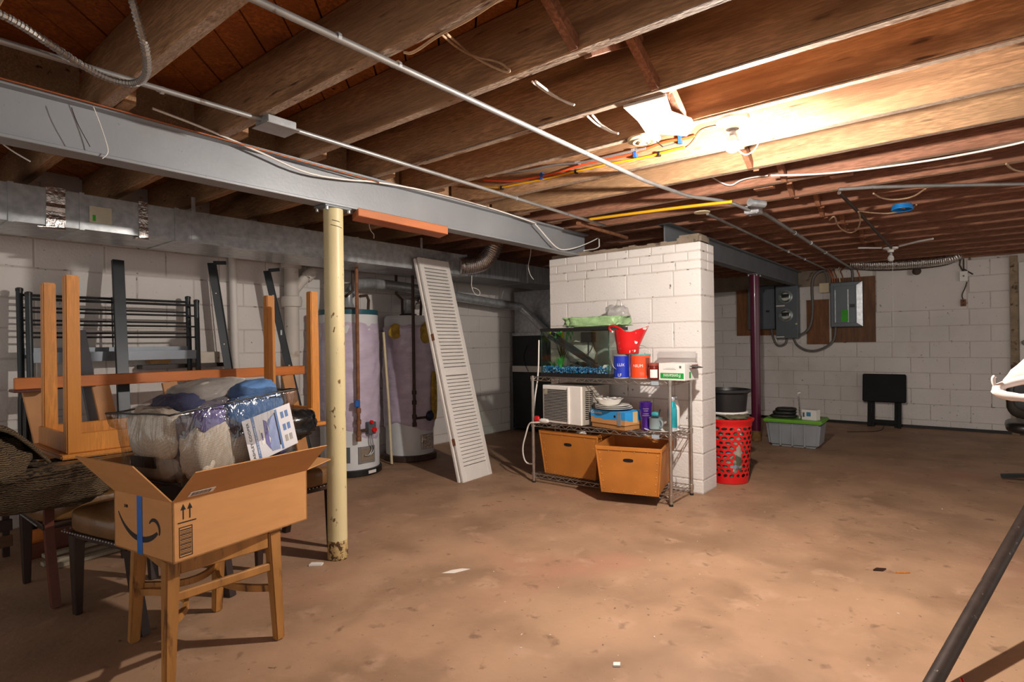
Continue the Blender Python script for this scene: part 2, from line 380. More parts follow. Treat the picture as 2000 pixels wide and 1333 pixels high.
# ------------------------------------------------------------------ steel frame
def ibeam(name, label, x0, x1, yw, z0, z1, hw, mt, end_z=None):
    t = thing(name, label, 'beam', (x0, yw, z0))
    M().box(x0, x1, yw - .006, yw + .006, z0 + .012, z1 - .012).build('web', mt, t)
    M().hexa([(x0, yw - hw, z0), (x1, yw - hw, z0), (x1, yw + hw, z0), (x0, yw + hw, z0)], [(x0, yw - hw, z0 + .014), (x1, yw - hw, z0 + .014), (x1, yw + hw, z0 + .014), (x0, yw + hw, z0 + .014)]).build('bottom_flange', mt, t, bevel=.002)
    M().box(x0, x1, yw - hw, yw + hw, z1 - .014, z1).build('top_flange', mt, t, bevel=.002)
    return t
ibeam('steel_beam', 'long grey painted steel beam carried by the cream column', -1.6, 4.50, 2.76, 1.945, 2.152, .052, MT['steel'])
ibeam('steel_beam', 'short dark grey steel beam between white pier and far wall', 4.50, 9.12, 1.985, 1.945, 2.152, .052, MT['steel_dark'])

def column(label, x, y, r, h, mt, basemt, hb):
    t = thing('support_column', label, 'column', (x, y, 0))
    M().lathe([(r, 0), (r, h)], (x, y, 0), 28).build('post', mt, t, smooth='auto')
    M().lathe([(r + .001, 0), (r + .002, .01), (r + .001, hb), (r, hb + .02)], (x, y, 0), 28).build('rusted_foot', basemt, t, smooth=True)
    M().box(x - .085, x + .085, y - .055, y + .055, h, h + .012).build('cap_plate', MT['steel_dark'], t, bevel=.002)
    for dx in (-.07, .07):
        for dy in (-.045, .045):
            M().lathe([(.009, -.016), (.009, 0)], (x + dx, y + dy, h), 6).build('bolt', MT['galv'], t)
    return t
c1 = column('cream painted steel column with rust spots, beside the cardboard box', 1.868, 2.762, .053, 1.932, MT['cream'], mat('rust_speckled_cream', '#b39a68', .7, var=.2, scale=30, spots=((40, .52, .05, '#4a3018'),)), .085)
for (zz, l, a0) in ((1.865, .055, -2.3), (1.838, .075, -2.4)):     # marker strokes
    M().tube([(1.868 + .0535 * math.cos(a0 + t * .2), 2.762 + .0535 * math.sin(a0 + t * .2), zz - t * .002) for t in range(int(l * 100))], .0016, 5).build('marker_stroke', MT['print_'], c1)
column('glossy burgundy steel column next to the green lidded bin', 6.99, 1.985, .052, 1.932, MT['burgundy'], MT['rust'], .10)

# ------------------------------------------------------------------ lamps
def lampholder(name, label, x, y, z, lit):
    t = thing(name, label, 'light', (x, y, z))
    M().lathe([(0, -.052), (.028, -.05), (.032, -.03), (.05, -.02), (.068, -.016), (.072, -.006), (.072, 0)], (x, y, z), 24).build('lampholder', MT['porcelain'], t, smooth='auto')
    for sx in (-1, 1): M().lathe([(.006, -.018), (.006, -.012)], (x + sx * .048, y, z), 8).build('screw', MT['galv'], t)
    M().lathe([(.013, -.078), (.013, -.05)], (x, y, z), 12).build('bulb_base', MT['galv'], t, smooth=True)
    prof = [(0, -.150), (.014, -.1475), (.025, -.140), (.031, -.128), (.031, -.116), (.027, -.103), (.018, -.088), (.013, -.078)]
    M().lathe(prof[:5] + [(.0298, -.109)], (x, y, z), 24).build('bulb', lit, t, smooth=True)      # only the dome glows; opaque neck added to keep light off the joists
    M().lathe([(.0300, -.110), (.0306, -.107), (.027, -.098), (.018, -.085), (.013, -.078)], (x, y, z), 24).build('bulb_neck', MT['porcelain'], t, smooth=True)
    return t
bulb_on = bpy.data.materials.new('lit_bulb'); bulb_on.use_nodes = True
_n = bulb_on.node_tree.nodes; _e = _n.new('ShaderNodeEmission'); _e.inputs['Color'].default_value = (1, .91, .82, 1); _e.inputs['Strength'].default_value = BULB_STRENGTH
bulb_on.node_tree.links.new(_e.outputs[0], _n['Material Output'].inputs[0])
l1 = lampholder('ceiling_lamp', 'glowing bare bulb in a white porcelain lampholder', 2.575, .815, 2.152, bulb_on)
M().tube(chaikin([(2.66,0.815,2.032),(2.66,0.795,2.009),(2.66,0.771,2.004),(2.66,0.738,2.024),(2.66,0.716,2.082),(2.66,0.704,2.151),(2.66,0.702,2.184)]), .0022, 6).build('pull_cord', MT['white_plastic'], l1, smooth=True)
l2 = lampholder('ceiling_lamp', 'unlit bare bulb in a white lampholder near the far wall', 7.35, .685, 2.146, mat('frosted_bulb', '#d9d4cf', .3, var=0, coat=.3))
M().tube([(7.35, .67, 2.08), (7.35, .668, 1.15)], .0012, 5).build('pull_cord', MT['white_plastic'], l2)
M().tube([(7.28, .60, 2.143), (7.05, .42, 2.143), (6.95, .30, 2.14)], .010, 6).build('mounting_strip', MT['white'], l2)
M().tube([(7.28, .76, 2.143), (7.1, .95, 2.143)], .009, 6).build('mounting_strip', MT['white'], l2)
t = thing('old_lamp_base', 'yellowed round fixture plate under the joists, beside the torn plaster', 'fixture', (2.555, 1.225, 2.15))
M().lathe([(.035, -.014), (.04, -.018), (.052, -.018), (.056, -.012), (.07, -.012), (.078, -.008), (.078, 0)], (2.555, 1.225, 2.152), 28).build('plate', MT['ivory'], t, smooth='auto')
M().lathe([(.012, -.02), (.022, -.024), (.030, -.020), (.030, 0)], (2.555, 1.225, 2.152), 20).build('hub', MT['ivory'], t, smooth='auto')
M().tube([(2.60, 1.18, 2.14), (2.58, 1.14, 2.10), (2.63, 1.10, 2.12)], .004, 6).build('wire', MT['black'], t)
# torn plasterboard hanging under the joists
m = M(); m.prism([(2.13, 1.11), (2.14, .93), (2.32, .985), (2.45, .95), (2.53, .965), (2.62, 1.04), (2.55, 1.09), (2.47, 1.17), (2.3, 1.13)][::-1][::-1], 2.138, 2.150)
bmx = m
tag(bmx.build('plasterboard_scrap', MT['plaster']), 'torn white piece of plasterboard hanging under the joists by the lamp', 'plasterboard')

# ------------------------------------------------------------------ conduits, boxes and cables under the joists
def pipe(name, label, cat, pts, r, mt, n=10, clips=(), clipmt=None, sm=True):
    t = thing(name, label, cat, pts[0])
    M().tube(pts, r, n).build('tube', mt, t, smooth='auto')
    for p in clips:
        p = Vector(p); M().tube([p + Vector((-.006, 0, 0)), p + Vector((.006, 0, 0))], r + .0035, 10).build('clip', clipmt or MT['galv'], t)
        M().box(p.x - .008, p.x + .008, p.y + r, p.y + r + .022, p.z + r * .2, p.z + r + .004).build('clip', clipmt or MT['galv'], t)
    return t
pipe('conduit', 'straight steel conduit crossing under the near joists to the junction box', 'conduit',
     [(-1.2, 1.53, 2.134), (.955, 1.53, 2.134), (3.17, 1.515, 2.134), (3.60, 1.47, 2.133)] + chaikin([(3.64, 1.465, 2.133), (3.72, 1.44, 2.13), (4.0, 1.30, 2.128), (4.17, 1.24, 2.10), (4.24, 1.222, 2.095)]), .0115, MT['conduit'], clips=((1.06, 1.53, 2.138), (1.30, 1.529, 2.138)))
pipe('conduit', 'thin steel conduit running close beside the grey beam', 'conduit', [(-1.2, 2.36, 2.14), (1.2, 2.34, 2.14), (2.1, 2.352, 2.14), (4.2, 2.37, 2.14)], .0105, MT['conduit'], clips=((.86, 2.35, 2.14), (3.0, 2.36, 2.14)))
pipe('conduit', 'steel conduit from the round cover plate towards the electric meters', 'conduit', [(4.32, 1.56, 2.135), (8.9, 1.585, 2.14)], .0105, MT['conduit'], clips=((5.6, 1.565, 2.135), (6.8, 1.57, 2.136), (7.6, 1.575, 2.137)))
pipe('conduit', 'thick steel conduit from the junction box to the breaker panel', 'conduit', [(4.34, 1.215, 2.11), (4.6, 1.22, 2.128), (6.8, 1.262, 2.13), (8.95, 1.285, 2.13)], .015, MT['conduit'], clips=((5.6, 1.24, 2.13), (6.3, 1.25, 2.13), (7.1, 1.267, 2.13)))
pipe('conduit', 'dark conduit leading to the unlit bulb', 'conduit', [(4.22, .667, 2.12), (5.1, .667, 2.13), (7.3, .675, 2.135)], .012, MT['dark_pipe'])
pipe('conduit', 'pale conduit slanting under the joists at the right', 'conduit', [(4.2, .667, 2.138), (4.282, .502, 2.138), (4.461, .247, 2.138), (4.913, -.332, 2.138), (5.4, -.95, 2.138)], .0115, MT['conduit'])
t = thing('junction_box', 'galvanised junction box where the bent conduit ends', 'junction box', (4.27, 1.215, 2.09))
M().box(4.225, 4.325, 1.165, 1.265, 2.075, 2.13).build('body', MT['galv'], t, bevel=.003)
M().box(4.235, 4.315, 1.175, 1.255, 2.071, 2.075).build('cover', MT['galv'], t, bevel=.001)
for dx in (-.03, .03): M().lathe([(.004, -.003), (.004, 0)], (4.275 + dx, 1.215 + dx, 2.072), 8).build('screw', MT['conduit'], t)
M().tube([(4.07, 1.18, 2.115), (4.19, 1.12, 2.115)], .026, 12).build('nipple', MT['galv'], t, smooth='auto')
t = thing('junction_box', 'flat steel junction box on the conduit beside the grey beam', 'junction box', (1.30, 2.33, 2.11))
M().box(1.235, 1.365, 2.28, 2.385, 2.115, 2.15).build('body', MT['galv'], t, bevel=.003)
M().box(1.225, 1.375, 2.27, 2.395, 2.111, 2.115).build('cover', MT['conduit'], t, bevel=.001)
tag(M().lathe([(.058, -.006), (.06, 0)], (4.275, 1.585, 2.146), 24).build('cover_plate', MT['ivory'], smooth='auto'), 'round tan blank cover plate under the joists above the pier', 'cover plate')
pipe('armoured_cable', 'ribbed armoured cable looping down beside the beam', 'cable', chaikin([(0.366,2.21,2.165),(0.416,2.22,2.16),(0.51,2.259,2.14),(0.618,2.313,2.12),(0.699,2.313,2.105),(0.747,2.27,2.1),(0.751,2.177,2.1),(0.722,2.088,2.13),(0.686,2.035,2.18),(0.653,2.005,2.25),(0.648,2.013,2.29)], 2), .0105, mat('armour', '#a79a8c', .45, .5, var=.2, scale=30), 8)
for o in [x for x in bpy.data.objects if x.name.startswith('armoured_cable')]:
    pts = chaikin([(0.366,2.21,2.165),(0.416,2.22,2.16),(0.51,2.259,2.14),(0.618,2.313,2.12),(0.699,2.313,2.105),(0.747,2.27,2.1),(0.751,2.177,2.1),(0.722,2.088,2.13),(0.686,2.035,2.18),(0.653,2.005,2.25),(0.648,2.013,2.29)], 4); acc = 0; nx = 0
    m = M()
    for a, b_ in zip(pts, pts[1:]):
        l = (b_ - a).length; acc += l
        if acc > nx: nx += .0115; d = (b_ - a).normalized(); m.tube([a - d * .0028, a + d * .0028], .0128, 8)
    r = m.build('ribs', MT['conduit'], o, smooth=False); r['kind'] = 'stuff'
def cable(label, pts, r, mt, name='cable', extra=()):
    return tag(M().tube(chaikin(pts), r, 6).build(name, mt, smooth=True), label, 'cable')
def hang(p): return [(p[0][0], p[0][1], 2.392)] + list(p)
CW, CT = MT['white_plastic'], mat('tan_cable', '#b99a7a', .5, var=.2, scale=20)
cable('pale cable stapled along the underside of the near joist', [(1.266,1.462,2.148),(1.293,1.45,2.148),(1.266,1.295,2.148),(1.266,1.185,2.148),(1.256,1.102,2.148),(1.24,0.999,2.148)], .005, CT)
cable('tan cable looping between the two nearest joists', [(1.267,1.285,2.148),(1.6,1.545,2.324),(1.6,1.44,2.249),(1.6,1.328,2.2),(1.6,1.274,2.15),(1.6,1.293,2.148),(1.6,1.365,2.193),(1.6,1.466,2.267),(1.6,1.531,2.333),(1.278,1.273,2.148)], .0048, CT)
cable('white cable loop dangling in the middle joist bay', [(1.717,1.266,2.148),(2.02,1.435,2.267),(2.02,1.357,2.208),(2.02,1.263,2.153),(2.02,1.306,2.173),(2.02,1.382,2.232),(1.722,1.255,2.148)], .0048, CW)
cable('white cable loop next to the round fixture plate', [(2.124,1.28,2.148),(2.42,1.405,2.225),(2.42,1.323,2.168),(2.42,1.277,2.15),(2.42,1.323,2.17),(2.42,1.391,2.231),(2.129,1.258,2.148)], .0048, CW)
t = thing('orange_cable', 'bright orange cable pinned along the pale joist', 'cable', (2.935, 1.2, 2.24))
M().tube(chaikin([(2.935,2.591,2.291),(2.935,2.45,2.258),(2.935,2.341,2.234),(2.935,2.175,2.226),(2.935,2.017,2.218),(2.935,1.904,2.227),(2.935,1.76,2.237),(2.935,1.623,2.233),(2.935,1.494,2.225),(2.935,1.385,2.238),(2.935,1.281,2.254),(2.935,1.181,2.242),(2.935,1.118,2.245)]), .0075, 8).build('cable', mat('orange_sheath', '#d2532a', .45, var=.08), t, smooth=True)
for y, z in ((2.10, 2.222), (1.46, 2.226), (1.20, 2.244)): M().box(2.924, 2.95, y - .008, y + .008, z - .022, z + .022).build('staple', mat('blue_staple', '#2a57a8', .5), t)
t = thing('yellow_cable', 'yellow cable pinned below the orange one on the pale joist', 'cable', (2.935, 1.2, 2.2))
YW = mat('yellow_sheath', '#d9a21c', .45, var=.08)
M().tube(chaikin([(2.935,2.729,2.281),(2.935,2.587,2.241),(2.935,2.429,2.21),(2.935,2.342,2.211),(2.935,2.095,2.201),(2.935,1.831,2.203),(2.935,1.591,2.202),(2.935,1.401,2.191),(2.935,1.253,2.198),(2.935,1.174,2.197)]), .006, 8).build('cable', YW, t, smooth=True)
for y, z in ((2.43, 2.21), (1.85, 2.203), (1.32, 2.194)): M().box(2.926, 2.95, y - .006, y + .006, z - .012, z + .012).build('staple', MT['black'], t)
cable('broad yellow cable under the joists above the white pier', [(3.82,2.297,2.121),(3.82,1.95,2.111),(3.82,1.562,2.098),(3.82,1.217,2.08)], .011, YW)
pipe('flexible_conduit', 'ribbed flexible metal conduit above the orange cable', 'conduit', chaikin([(2.93,2.401,2.301),(2.93,2.211,2.277),(2.93,2.012,2.276),(2.93,1.792,2.243),(2.93,1.654,2.244),(2.93,1.497,2.242),(2.93,1.392,2.239)]), .008, MT['conduit'], clips=((2.93, 1.82, 2.247), (2.93, 1.45, 2.24)))
cable('thin white lamp wire feeding the glowing bulb', [(2.93,1.166,2.188),(2.93,1.125,2.206),(2.93,1.089,2.261),(2.93,1.043,2.266),(2.93,0.999,2.263)], .0025, CW)
cable('long white cable stapled under a joist at the right', [(3.828,-0.261,2.15),(3.879,-0.129,2.15),(3.91,0.147,2.15),(3.863,0.452,2.15),(3.789,0.701,2.15),(3.617,0.927,2.15)], .006, CW)
cable('sagging white cable between joists behind the glowing bulb', [(3.8,1.341,2.26),(3.8,1.274,2.207),(3.8,1.215,2.176),(3.8,1.16,2.205),(3.8,1.081,2.21),(3.8,0.989,2.202)], .005, CW)
cable('cream cable loop hanging above the far lampholder', [(5.135,0.882,2.12),(4.95,0.816,2.12),(5.412,0.874,2.12),(5.763,0.88,2.12),(5.93,0.837,2.12),(5.669,0.751,2.12),(5.197,0.677,2.12),(4.933,0.658,2.12)], .006, CT)
cable('twisted tan wire hanging from the pale slanting conduit', [(4.439,0.504,2.13),(4.64,0.48,2.13),(4.76,0.409,2.13),(4.74,0.306,2.13),(4.516,0.229,2.13)], .006, CT)
cable('tan wire end beside the blue cable coil', [(4.935,0.672,2.13),(5.111,0.602,2.13),(5.263,0.486,2.13),(5.147,0.364,2.13),(5.027,0.31,2.13)], .006, CT)
cable('short tan wire sticking out at the right edge of the ceiling', [(4.18,-0.149,2.13),(4.328,-0.175,2.13),(4.425,-0.213,2.13),(4.535,-0.307,2.13)], .006, CT)
cable('orange-brown bare wire along the top of the grey beam', [(0.432,2.69,2.148),(0.684,2.69,2.146),(1.158,2.69,2.14),(1.668,2.69,2.131),(2.129,2.69,2.124)], .004, MT['copper'])
cable('white cable lying along the grey beam and sagging over it', [(x, 2.695, max(z, 2.07)) for x, y, z in [(0.948,2.68,2.192),(1.154,2.68,2.169),(1.441,2.68,2.12),(1.661,2.68,2.074),(1.911,2.68,2.093),(2.121,2.68,2.129),(2.569,2.68,2.155),(3.12,2.68,2.153),(3.677,2.68,2.125)]], .0055, CW)
cable('white cable draped from the beam onto the pier', [(min(x, 4.6), 2.685 if x < 4.2 else 2.66, z) for x, y, z in [(3.65,2.66,2.114),(3.731,2.66,2.073),(3.858,2.66,2.0),(3.968,2.66,1.955),(4.068,2.66,1.958),(4.246,2.66,2.001),(4.507,2.66,2.093),(4.692,2.66,2.136),(4.71,2.66,2.081),(4.615,2.66,2.032),(4.33,2.66,1.98)]], .0055, CW)
cable('thin white string hanging down the side of the grey beam', [(0.737,2.69,2.133),(0.758,2.69,2.075),(0.783,2.69,1.99),(0.786,2.69,1.96),(0.765,2.69,1.934)], .0018, CW)
cable('dark thin wire scratched down the side of the grey beam', [(0.667,2.69,2.107),(0.683,2.69,2.053),(0.725,2.69,1.971)], .0015, MT['dark_pipe'])
cable('short white wire under the left end of the beam', [(0.494,2.95,1.999),(0.532,2.95,1.967),(0.594,2.95,1.936)], .003, CW)
cable('curled white wire hanging beside the timber under the beam', hang([(2.747,3.6,2.104),(2.765,3.6,2.052),(2.798,3.6,2.033),(2.793,3.6,2.0)]), .003, CW)
cable('white wire hanging in front of the dark duct near the pier', hang([(4.548,3.4,2.113),(4.538,3.4,2.036),(4.493,3.4,1.931),(4.525,3.4,1.848),(4.583,3.4,1.807)]), .004, CW)
cable('white wire loop hanging beside the top of the louvred door', [(4.27, 3.943, 1.865)] + [(x * 1.037, 3.944, 1.18 + (z - 1.18) * 1.037) for x, y, z in [(4.119,3.8,1.808),(4.111,3.8,1.733),(4.153,3.8,1.666),(4.213,3.8,1.644),(4.244,3.8,1.681),(4.207,3.8,1.714),(4.132,3.8,1.724)]], .004, CW)
t = thing('cable_coil', 'small coil of bright blue cable under the joists', 'cable', (4.97, .39, 2.10))
bl = mat('blue_sheath', '#1e86d8', .45, var=.1)
for k in range(3): M().tube([(4.97 + (.085 - k * .004) * math.cos(a * PI / 12), .39 + (.062 - k * .003) * math.sin(a * PI / 12), 2.10 + k * .012) for a in range(25)], .007, 7).build('turn', bl, t, smooth=True)
M().tube([(4.92, .42, 2.115), (5.0, .38, 2.11), (5.03, .40, 2.12)], .006, 6).build('wire_end', CT, t)
pipe('rusty_pipe', 'open rusty pipe lying on top of the white pier', 'pipe', [(3.89, 2.44, 2.125), (4.75, 2.46, 2.125)], .017, MT['rust_pipe'], 14)
t = thing('timber_offcut', 'orange-brown timber wedged under the grey beam right of the column', 'timber', (2.3, 2.72, 1.88))
M().hexa([(1.96, 2.66, 1.90), (2.66, 2.66, 1.892), (2.72, 2.80, 1.892), (2.02, 2.80, 1.90)], [(1.96, 2.66, 1.943), (2.66, 2.66, 1.943), (2.72, 2.80, 1.943), (2.02, 2.80, 1.943)]).build('board', mat('fresh_timber', '#b06a42', .6, var=.2, scale=6, stretch=(.5, 3, 3), bump=.1), t, bevel=.003)
for k, (y, z) in enumerate(((.94, 2.25), (.86, 2.24), (.72, 2.235), (.52, 2.23))):
    x = (3.03, 3.48, 3.92, 4.36)[k]
    tag(M().tube(chaikin([(x - .06, y + .02, z + .01), (x + .02, y, z), (x + .13, y - .01, z - .03)]), .012, 8).build('pipe_stub', MT['copper'], smooth=True), ('copper pipe stub in the joist just right of the glowing bulb', 'second copper pipe stub right of the glowing bulb', 'third copper pipe stub in the joists right of the bulb', 'farthest copper pipe stub in the row behind the bulb')[k], 'pipe', 'copper stubs through the joists')

# ------------------------------------------------------------------ ducts and furnace
DY0, DY1, DZ0, DZ1 = 3.95, 4.42, 1.862, 2.062
t = thing('air_duct', 'long galvanised rectangular air duct along the left wall', 'duct', (2, DY0, DZ0))
xs = [-1.2, .71, 1.02, 1.52, 2.9, 4.2, 5.2, 6.5]
for i, (a, b_) in enumerate(zip(xs, xs[1:])):
    e = .002 * (i % 2)
    M().box(a, b_, DY0 - e, DY1, DZ0 - e, DZ1 + e).build('section', MT['galv'] if i < 5 else MT['galv_dull'], t)
    if i: M().box(a - .012, a + .012, DY0 - .006, DY1, DZ0 - .006, DZ1 + .006).build('seam', MT['galv'], t)
for x, w in ((.90, .085), (1.33, .05)):
    m = M(); n = 10
    for j in range(n):
        za = DZ0 - .01 + (DZ1 - DZ0 + .02) * j / n; zb = DZ0 - .01 + (DZ1 - DZ0 + .02) * (j + 1) / n
        o1, o2 = .012 * noise.noise((j, x * 9, 0)), .012 * noise.noise((j + 1, x * 9, 0))
        d1, d2 = DY0 - .006 - .008 * abs(noise.noise((j * 1.3, x * 5, 2))), DY0 - .006 - .008 * abs(noise.noise(((j + 1) * 1.3, x * 5, 2)))
        m.hexa([(x - w / 2 + o1, d1, za), (x + w / 2 + o1, d1, za), (x + w / 2 + o1, DY0, za), (x - w / 2 + o1, DY0, za)], [(x - w / 2 + o2, d2, zb), (x + w / 2 + o2, d2, zb), (x + w / 2 + o2, DY0, zb), (x - w / 2 + o2, DY0, zb)])
    m.hexa([(x - w, DY0 - .03, DZ0 - .022), (x + w / 2, DY0 - .02, DZ0 - .02), (x + w / 2, DY0 + .1, DZ0 - .012), (x - w / 2, DY0 + .1, DZ0 - .012)], [(x - w, DY0 - .03, DZ0 - .016), (x + w / 2, DY0 - .01, DZ0 - .006), (x + w / 2, DY0 + .1, DZ0 - .004), (x - w / 2, DY0 + .1, DZ0 - .004)])
    m.build('foil_tape', MT['foil'], t)
lb = M().box(1.055, 1.165, DY0 - .0075, DY0 - .0045, 1.905, 2.0).build('paper_label', mat('label_paper', '#c9c4ae', .7), t)
M().box(1.07, 1.085, DY0 - .0085, DY0 - .007, 1.915, 1.95).build('green_print', MT['green_label'], lb)
for x in (1.62, 2.62, 3.6): M().box(x - .012, x + .012, DY0 - .006, DY0 - .001, DZ0 - .004, 2.155).build('hanger_strap', MT['galv'], t)
M().box(1.75, 3.0, DY0 - .012, DY0 - .001, 1.93, 1.95).build('stiffener', MT['galv'], t)

def flexduct(name, label, pts, r, parent=None):
    t = thing(name, label, 'duct', pts[0]); P = chaikin(pts, 3); m = M(); out = []; rr = []
    acc = 0; out = [P[0]]; 
    for a, b_ in zip(P, P[1:]):
        seg = (b_ - a).length; k = max(1, int(seg / .009))
        out += [a + (b_ - a) * (i + 1) / k for i in range(k)]
    m.tube(out, [r * (1.0 if i % 2 else .91) for i in range(len(out))], 18)
    m.build('corrugated_tube', MT['foil'], t, smooth='auto'); return t
flexduct('flexible_duct', 'crinkled foil flexible duct elbow above the louvred door', [(4.40, 3.72, 2.38), (4.42, 3.74, 2.20), (4.36, 3.80, 2.02), (4.24, 3.86, 1.955), (4.10, 3.95, 1.945)], .088)
flexduct('flexible_duct', 'foil flexible duct along the top of the far wall', [(9.05, 1.30, 2.20), (9.05, 1.05, 2.165), (9.05, .60, 2.14), (9.05, .25, 2.155), (9.05, .12, 2.22)], .075)
pipe('conduit', 'thin dark cable sagging under the far wall foil duct', 'cable', chaikin([(9.08, 1.3, 2.13), (9.08, .95, 2.075), (9.08, .5, 2.065), (9.08, .22, 2.09), (9.08, .10, 2.18)]), .008, MT['dark_pipe'])

t = thing('furnace', 'black furnace cabinet with grey metal plenum behind the pier', 'furnace', (6.4, 4.4, 0))
FX = 6.06
M().box(FX, 6.75, 3.75, 4.87, .03, .79).build('lower_cabinet', MT['charcoal'], t, bevel=.006)
M().box(FX, 6.75, 3.75, 4.87, .87, 1.27).build('upper_cabinet', MT['charcoal'], t, bevel=.006)
M().box(FX - .012, 6.75, 3.75, 4.865, .79, .87).build('white_band', MT['white'], t, bevel=.002)
M().box(FX - .012, 6.75, 3.75, 4.865, 1.27, 1.31).build('plenum_flange', MT['galv'], t, bevel=.002)
M().box(FX + .02, 6.75, 3.8, 4.84, 1.31, 1.862).build('plenum', MT['galv'], t)
M().box(FX - .01, FX + .02, 4.865, 4.90, 0, .85).build('side_flashing', MT['galv_dull'], t)
M().tube(chaikin([(FX - .008, 4.6, 1.15), (FX - .008, 4.68, 1.02), (FX - .008, 4.66, .9), (FX - .03, 4.58, .8)]), .004, 6).build('wire', MT['black'], t)

# vent pipes
t = thing('vent_pipe', 'round metal vent pipe running from the water heaters to the furnace', 'pipe', (4.6, 4.6, 1.7))
VP = [(3.25, 4.56, 1.66), (3.34, 4.585, 1.76), (3.50, 4.60, 1.785), (4.0, 4.61, 1.77), (4.7, 4.62, 1.72), (5.35, 4.62, 1.68), (5.92, 4.60, 1.645)]
M().tube(VP, .052, 18).build('horizontal_run', MT['galv'], t, smooth='auto')
M().tube([(5.90, 4.60, 1.65), (6.0, 4.5, 1.52), (6.02, 4.22, 1.27), (6.02, 4.12, 1.18)], .05, 18).build('diagonal_run', MT['galv'], t, smooth='auto')
M().tube([(5.5, 4.62, 1.672), (5.53, 4.62, 1.67)], .057, 18).build('collar', MT['galv'], t, smooth='auto')
M().tube([(5.515, 4.6, 1.72), (5.515, 4.55, 1.862)], .006, 6).build('hanger', MT['galv'], t)
M().tube([(4.02, 4.58, 1.56), (4.04, 4.58, 1.62), (4.14, 4.58, 1.655), (4.26, 4.60, 1.655), (4.40, 4.61, 1.70)], .05, 16).build('branch_elbow', MT['foil'], t, smooth='auto')

# ------------------------------------------------------------------ water heaters
def heater(label, x, y, r, h, rt, torn):
    t = thing('water_heater', label, 'water heater', (x, y, 0), group='water heaters')
    M().lathe([(r * .93, 0), (r * 1.0, .008), (r * 1.0, .055), (r * .94, .062)], (x, y, 0), 36).build('drain_pan', MT['black'] if not torn else MT['dark_pipe'], t, smooth='auto')
    M().lathe([(rt, .062), (rt, h - .03), (rt - .015, h), (.06, h + .012), (0, h + .012)], (x, y, 0), 36).build('tank', MT['tank'], t, smooth='auto')
    m = M(); n = 56; k = 40; zb, zt_ = (.33 if torn else .37), (h - .10 if not torn else h - .09)
    vs = []
    for i in range(k + 1):
        for j in range(n):
            a = 2 * PI * j / n; z0 = zb + .05 * math.sin(a * 2 + 1) - (.0 if torn else .03) * math.cos(a + .6); z = z0 + (zt_ + .012 * noise.noise((a, 2, x)) - z0) * i / k
            puff = .012 * noise.noise((math.cos(a) * 3.2, math.sin(a) * 3.2, z * 9 + x)) + .007 * noise.noise((math.cos(a) * 7 + 4, math.sin(a) * 7, z * 24))
            belly = .012 * math.sin(PI * i / k)
            rr = r - .018 + puff + belly - (.02 if i in (0, k) else 0)
            vs.append((x + rr * math.cos(a), y + rr * math.sin(a), z))
    m.add(vs, [(i * n + j, i * n + (j + 1) % n, (i + 1) * n + (j + 1) % n, (i + 1) * n + j) for i in range(k) for j in range(n)])
    m.build('insulation_jacket', MT['lavender'], t, smooth=True)
    # the side that faces the room
    fd = Vector((-.58, -.81, 0)); sd = Vector((.81, -.58, 0)); c0 = Vector((x, y, 0))
    def at(s, d, z): return c0 + sd * s + fd * d + Vector((0, 0, z))
    def on(s, z, out=0, rr=rt):                 # frame on the shell at sideways offset s
        a = math.asin(s / rr); nrm = fd * math.cos(a) + sd * math.sin(a); return frame(c0 + nrm * (rr + out) + Vector((0, 0, z)), sd * math.cos(a) - fd * math.sin(a), (0, 0, 1))
    at.on = on
    T = on(.145 if not torn else .16, .19)
    ap = M().box(-.085, .085, -.075, .075, -.02, .006, T=T).build('access_panel', MT['conduit'] if not torn else MT['foil'], t, bevel=.003)
    M().box(-.068, .068, -.055, .055, .0065, .009, T=T).build('burner_opening', MT['concrete_raw'] if not torn else MT['foil'], ap)
    M().lathe([(.045, h + .01), (.06, h + .03), (.04, h + .075), (.038, h + .17)], (x, y, 0), 18).build('draft_hood', MT['galv'], t, smooth='auto')
    M().lathe([(.085, h + .012), (.09, h + .02), (.05, h + .03)], (x, y, 0), 18).build('hood_skirt', MT['dark_pipe'], t, smooth='auto')
    return t, at
h1, at1 = heater('lavender wrapped water heater with teal top band, left of the two', 3.22, 4.54, .285, 1.50, .265, False)
M().lathe([(.2665, 1.455), (.2675, 1.46), (.2675, 1.495), (.2665, 1.50)], (3.22, 4.54, 0), 36).build('teal_band', MT['teal_band'], h1, smooth='auto')
VT = at1.on(.165, .43, .0, .27)
o = M().box(-.042, .042, -.055, .055, 0, .055, T=VT).build('gas_valve', MT['panel'], h1, bevel=.006)
for s, z, r in ((.01, -.015, .024), (-.02, .058, .017)): M().lathe([(r, 0), (r, .018), (r * .8, .024), (0, .024)], n=14, T=VT @ Matrix.Translation((s, z, .055))).build('red_knob', MT['red'], o, smooth='auto')
for q in (0, .025): M().tube(chaikin([VT @ Vector(p) for p in ((-.01 + q, -.05, .03), (-.01 + q, -.13, .03), (.02 + q, -.19, .025), (-.02 + q, -.25, .02), (-.06, -.24, .015))]), .006, 6).build('gas_tube', MT['galv'], o, smooth=True)
M().box(-.045, .045, -.014, .014, 0, .002, T=at1.on(.19, .033, .001, .285)).build('warning_label', MT['white'], h1)
M().box(-.035, .02, -.07, .07, 0, .003, T=at1.on(-.02, .20, .001)).build('data_plate', MT['panel'], h1)
h2, at2 = heater('lavender wrapped water heater with torn jacket, right of the two', 3.99, 4.59, .275, 1.47, .245, True)
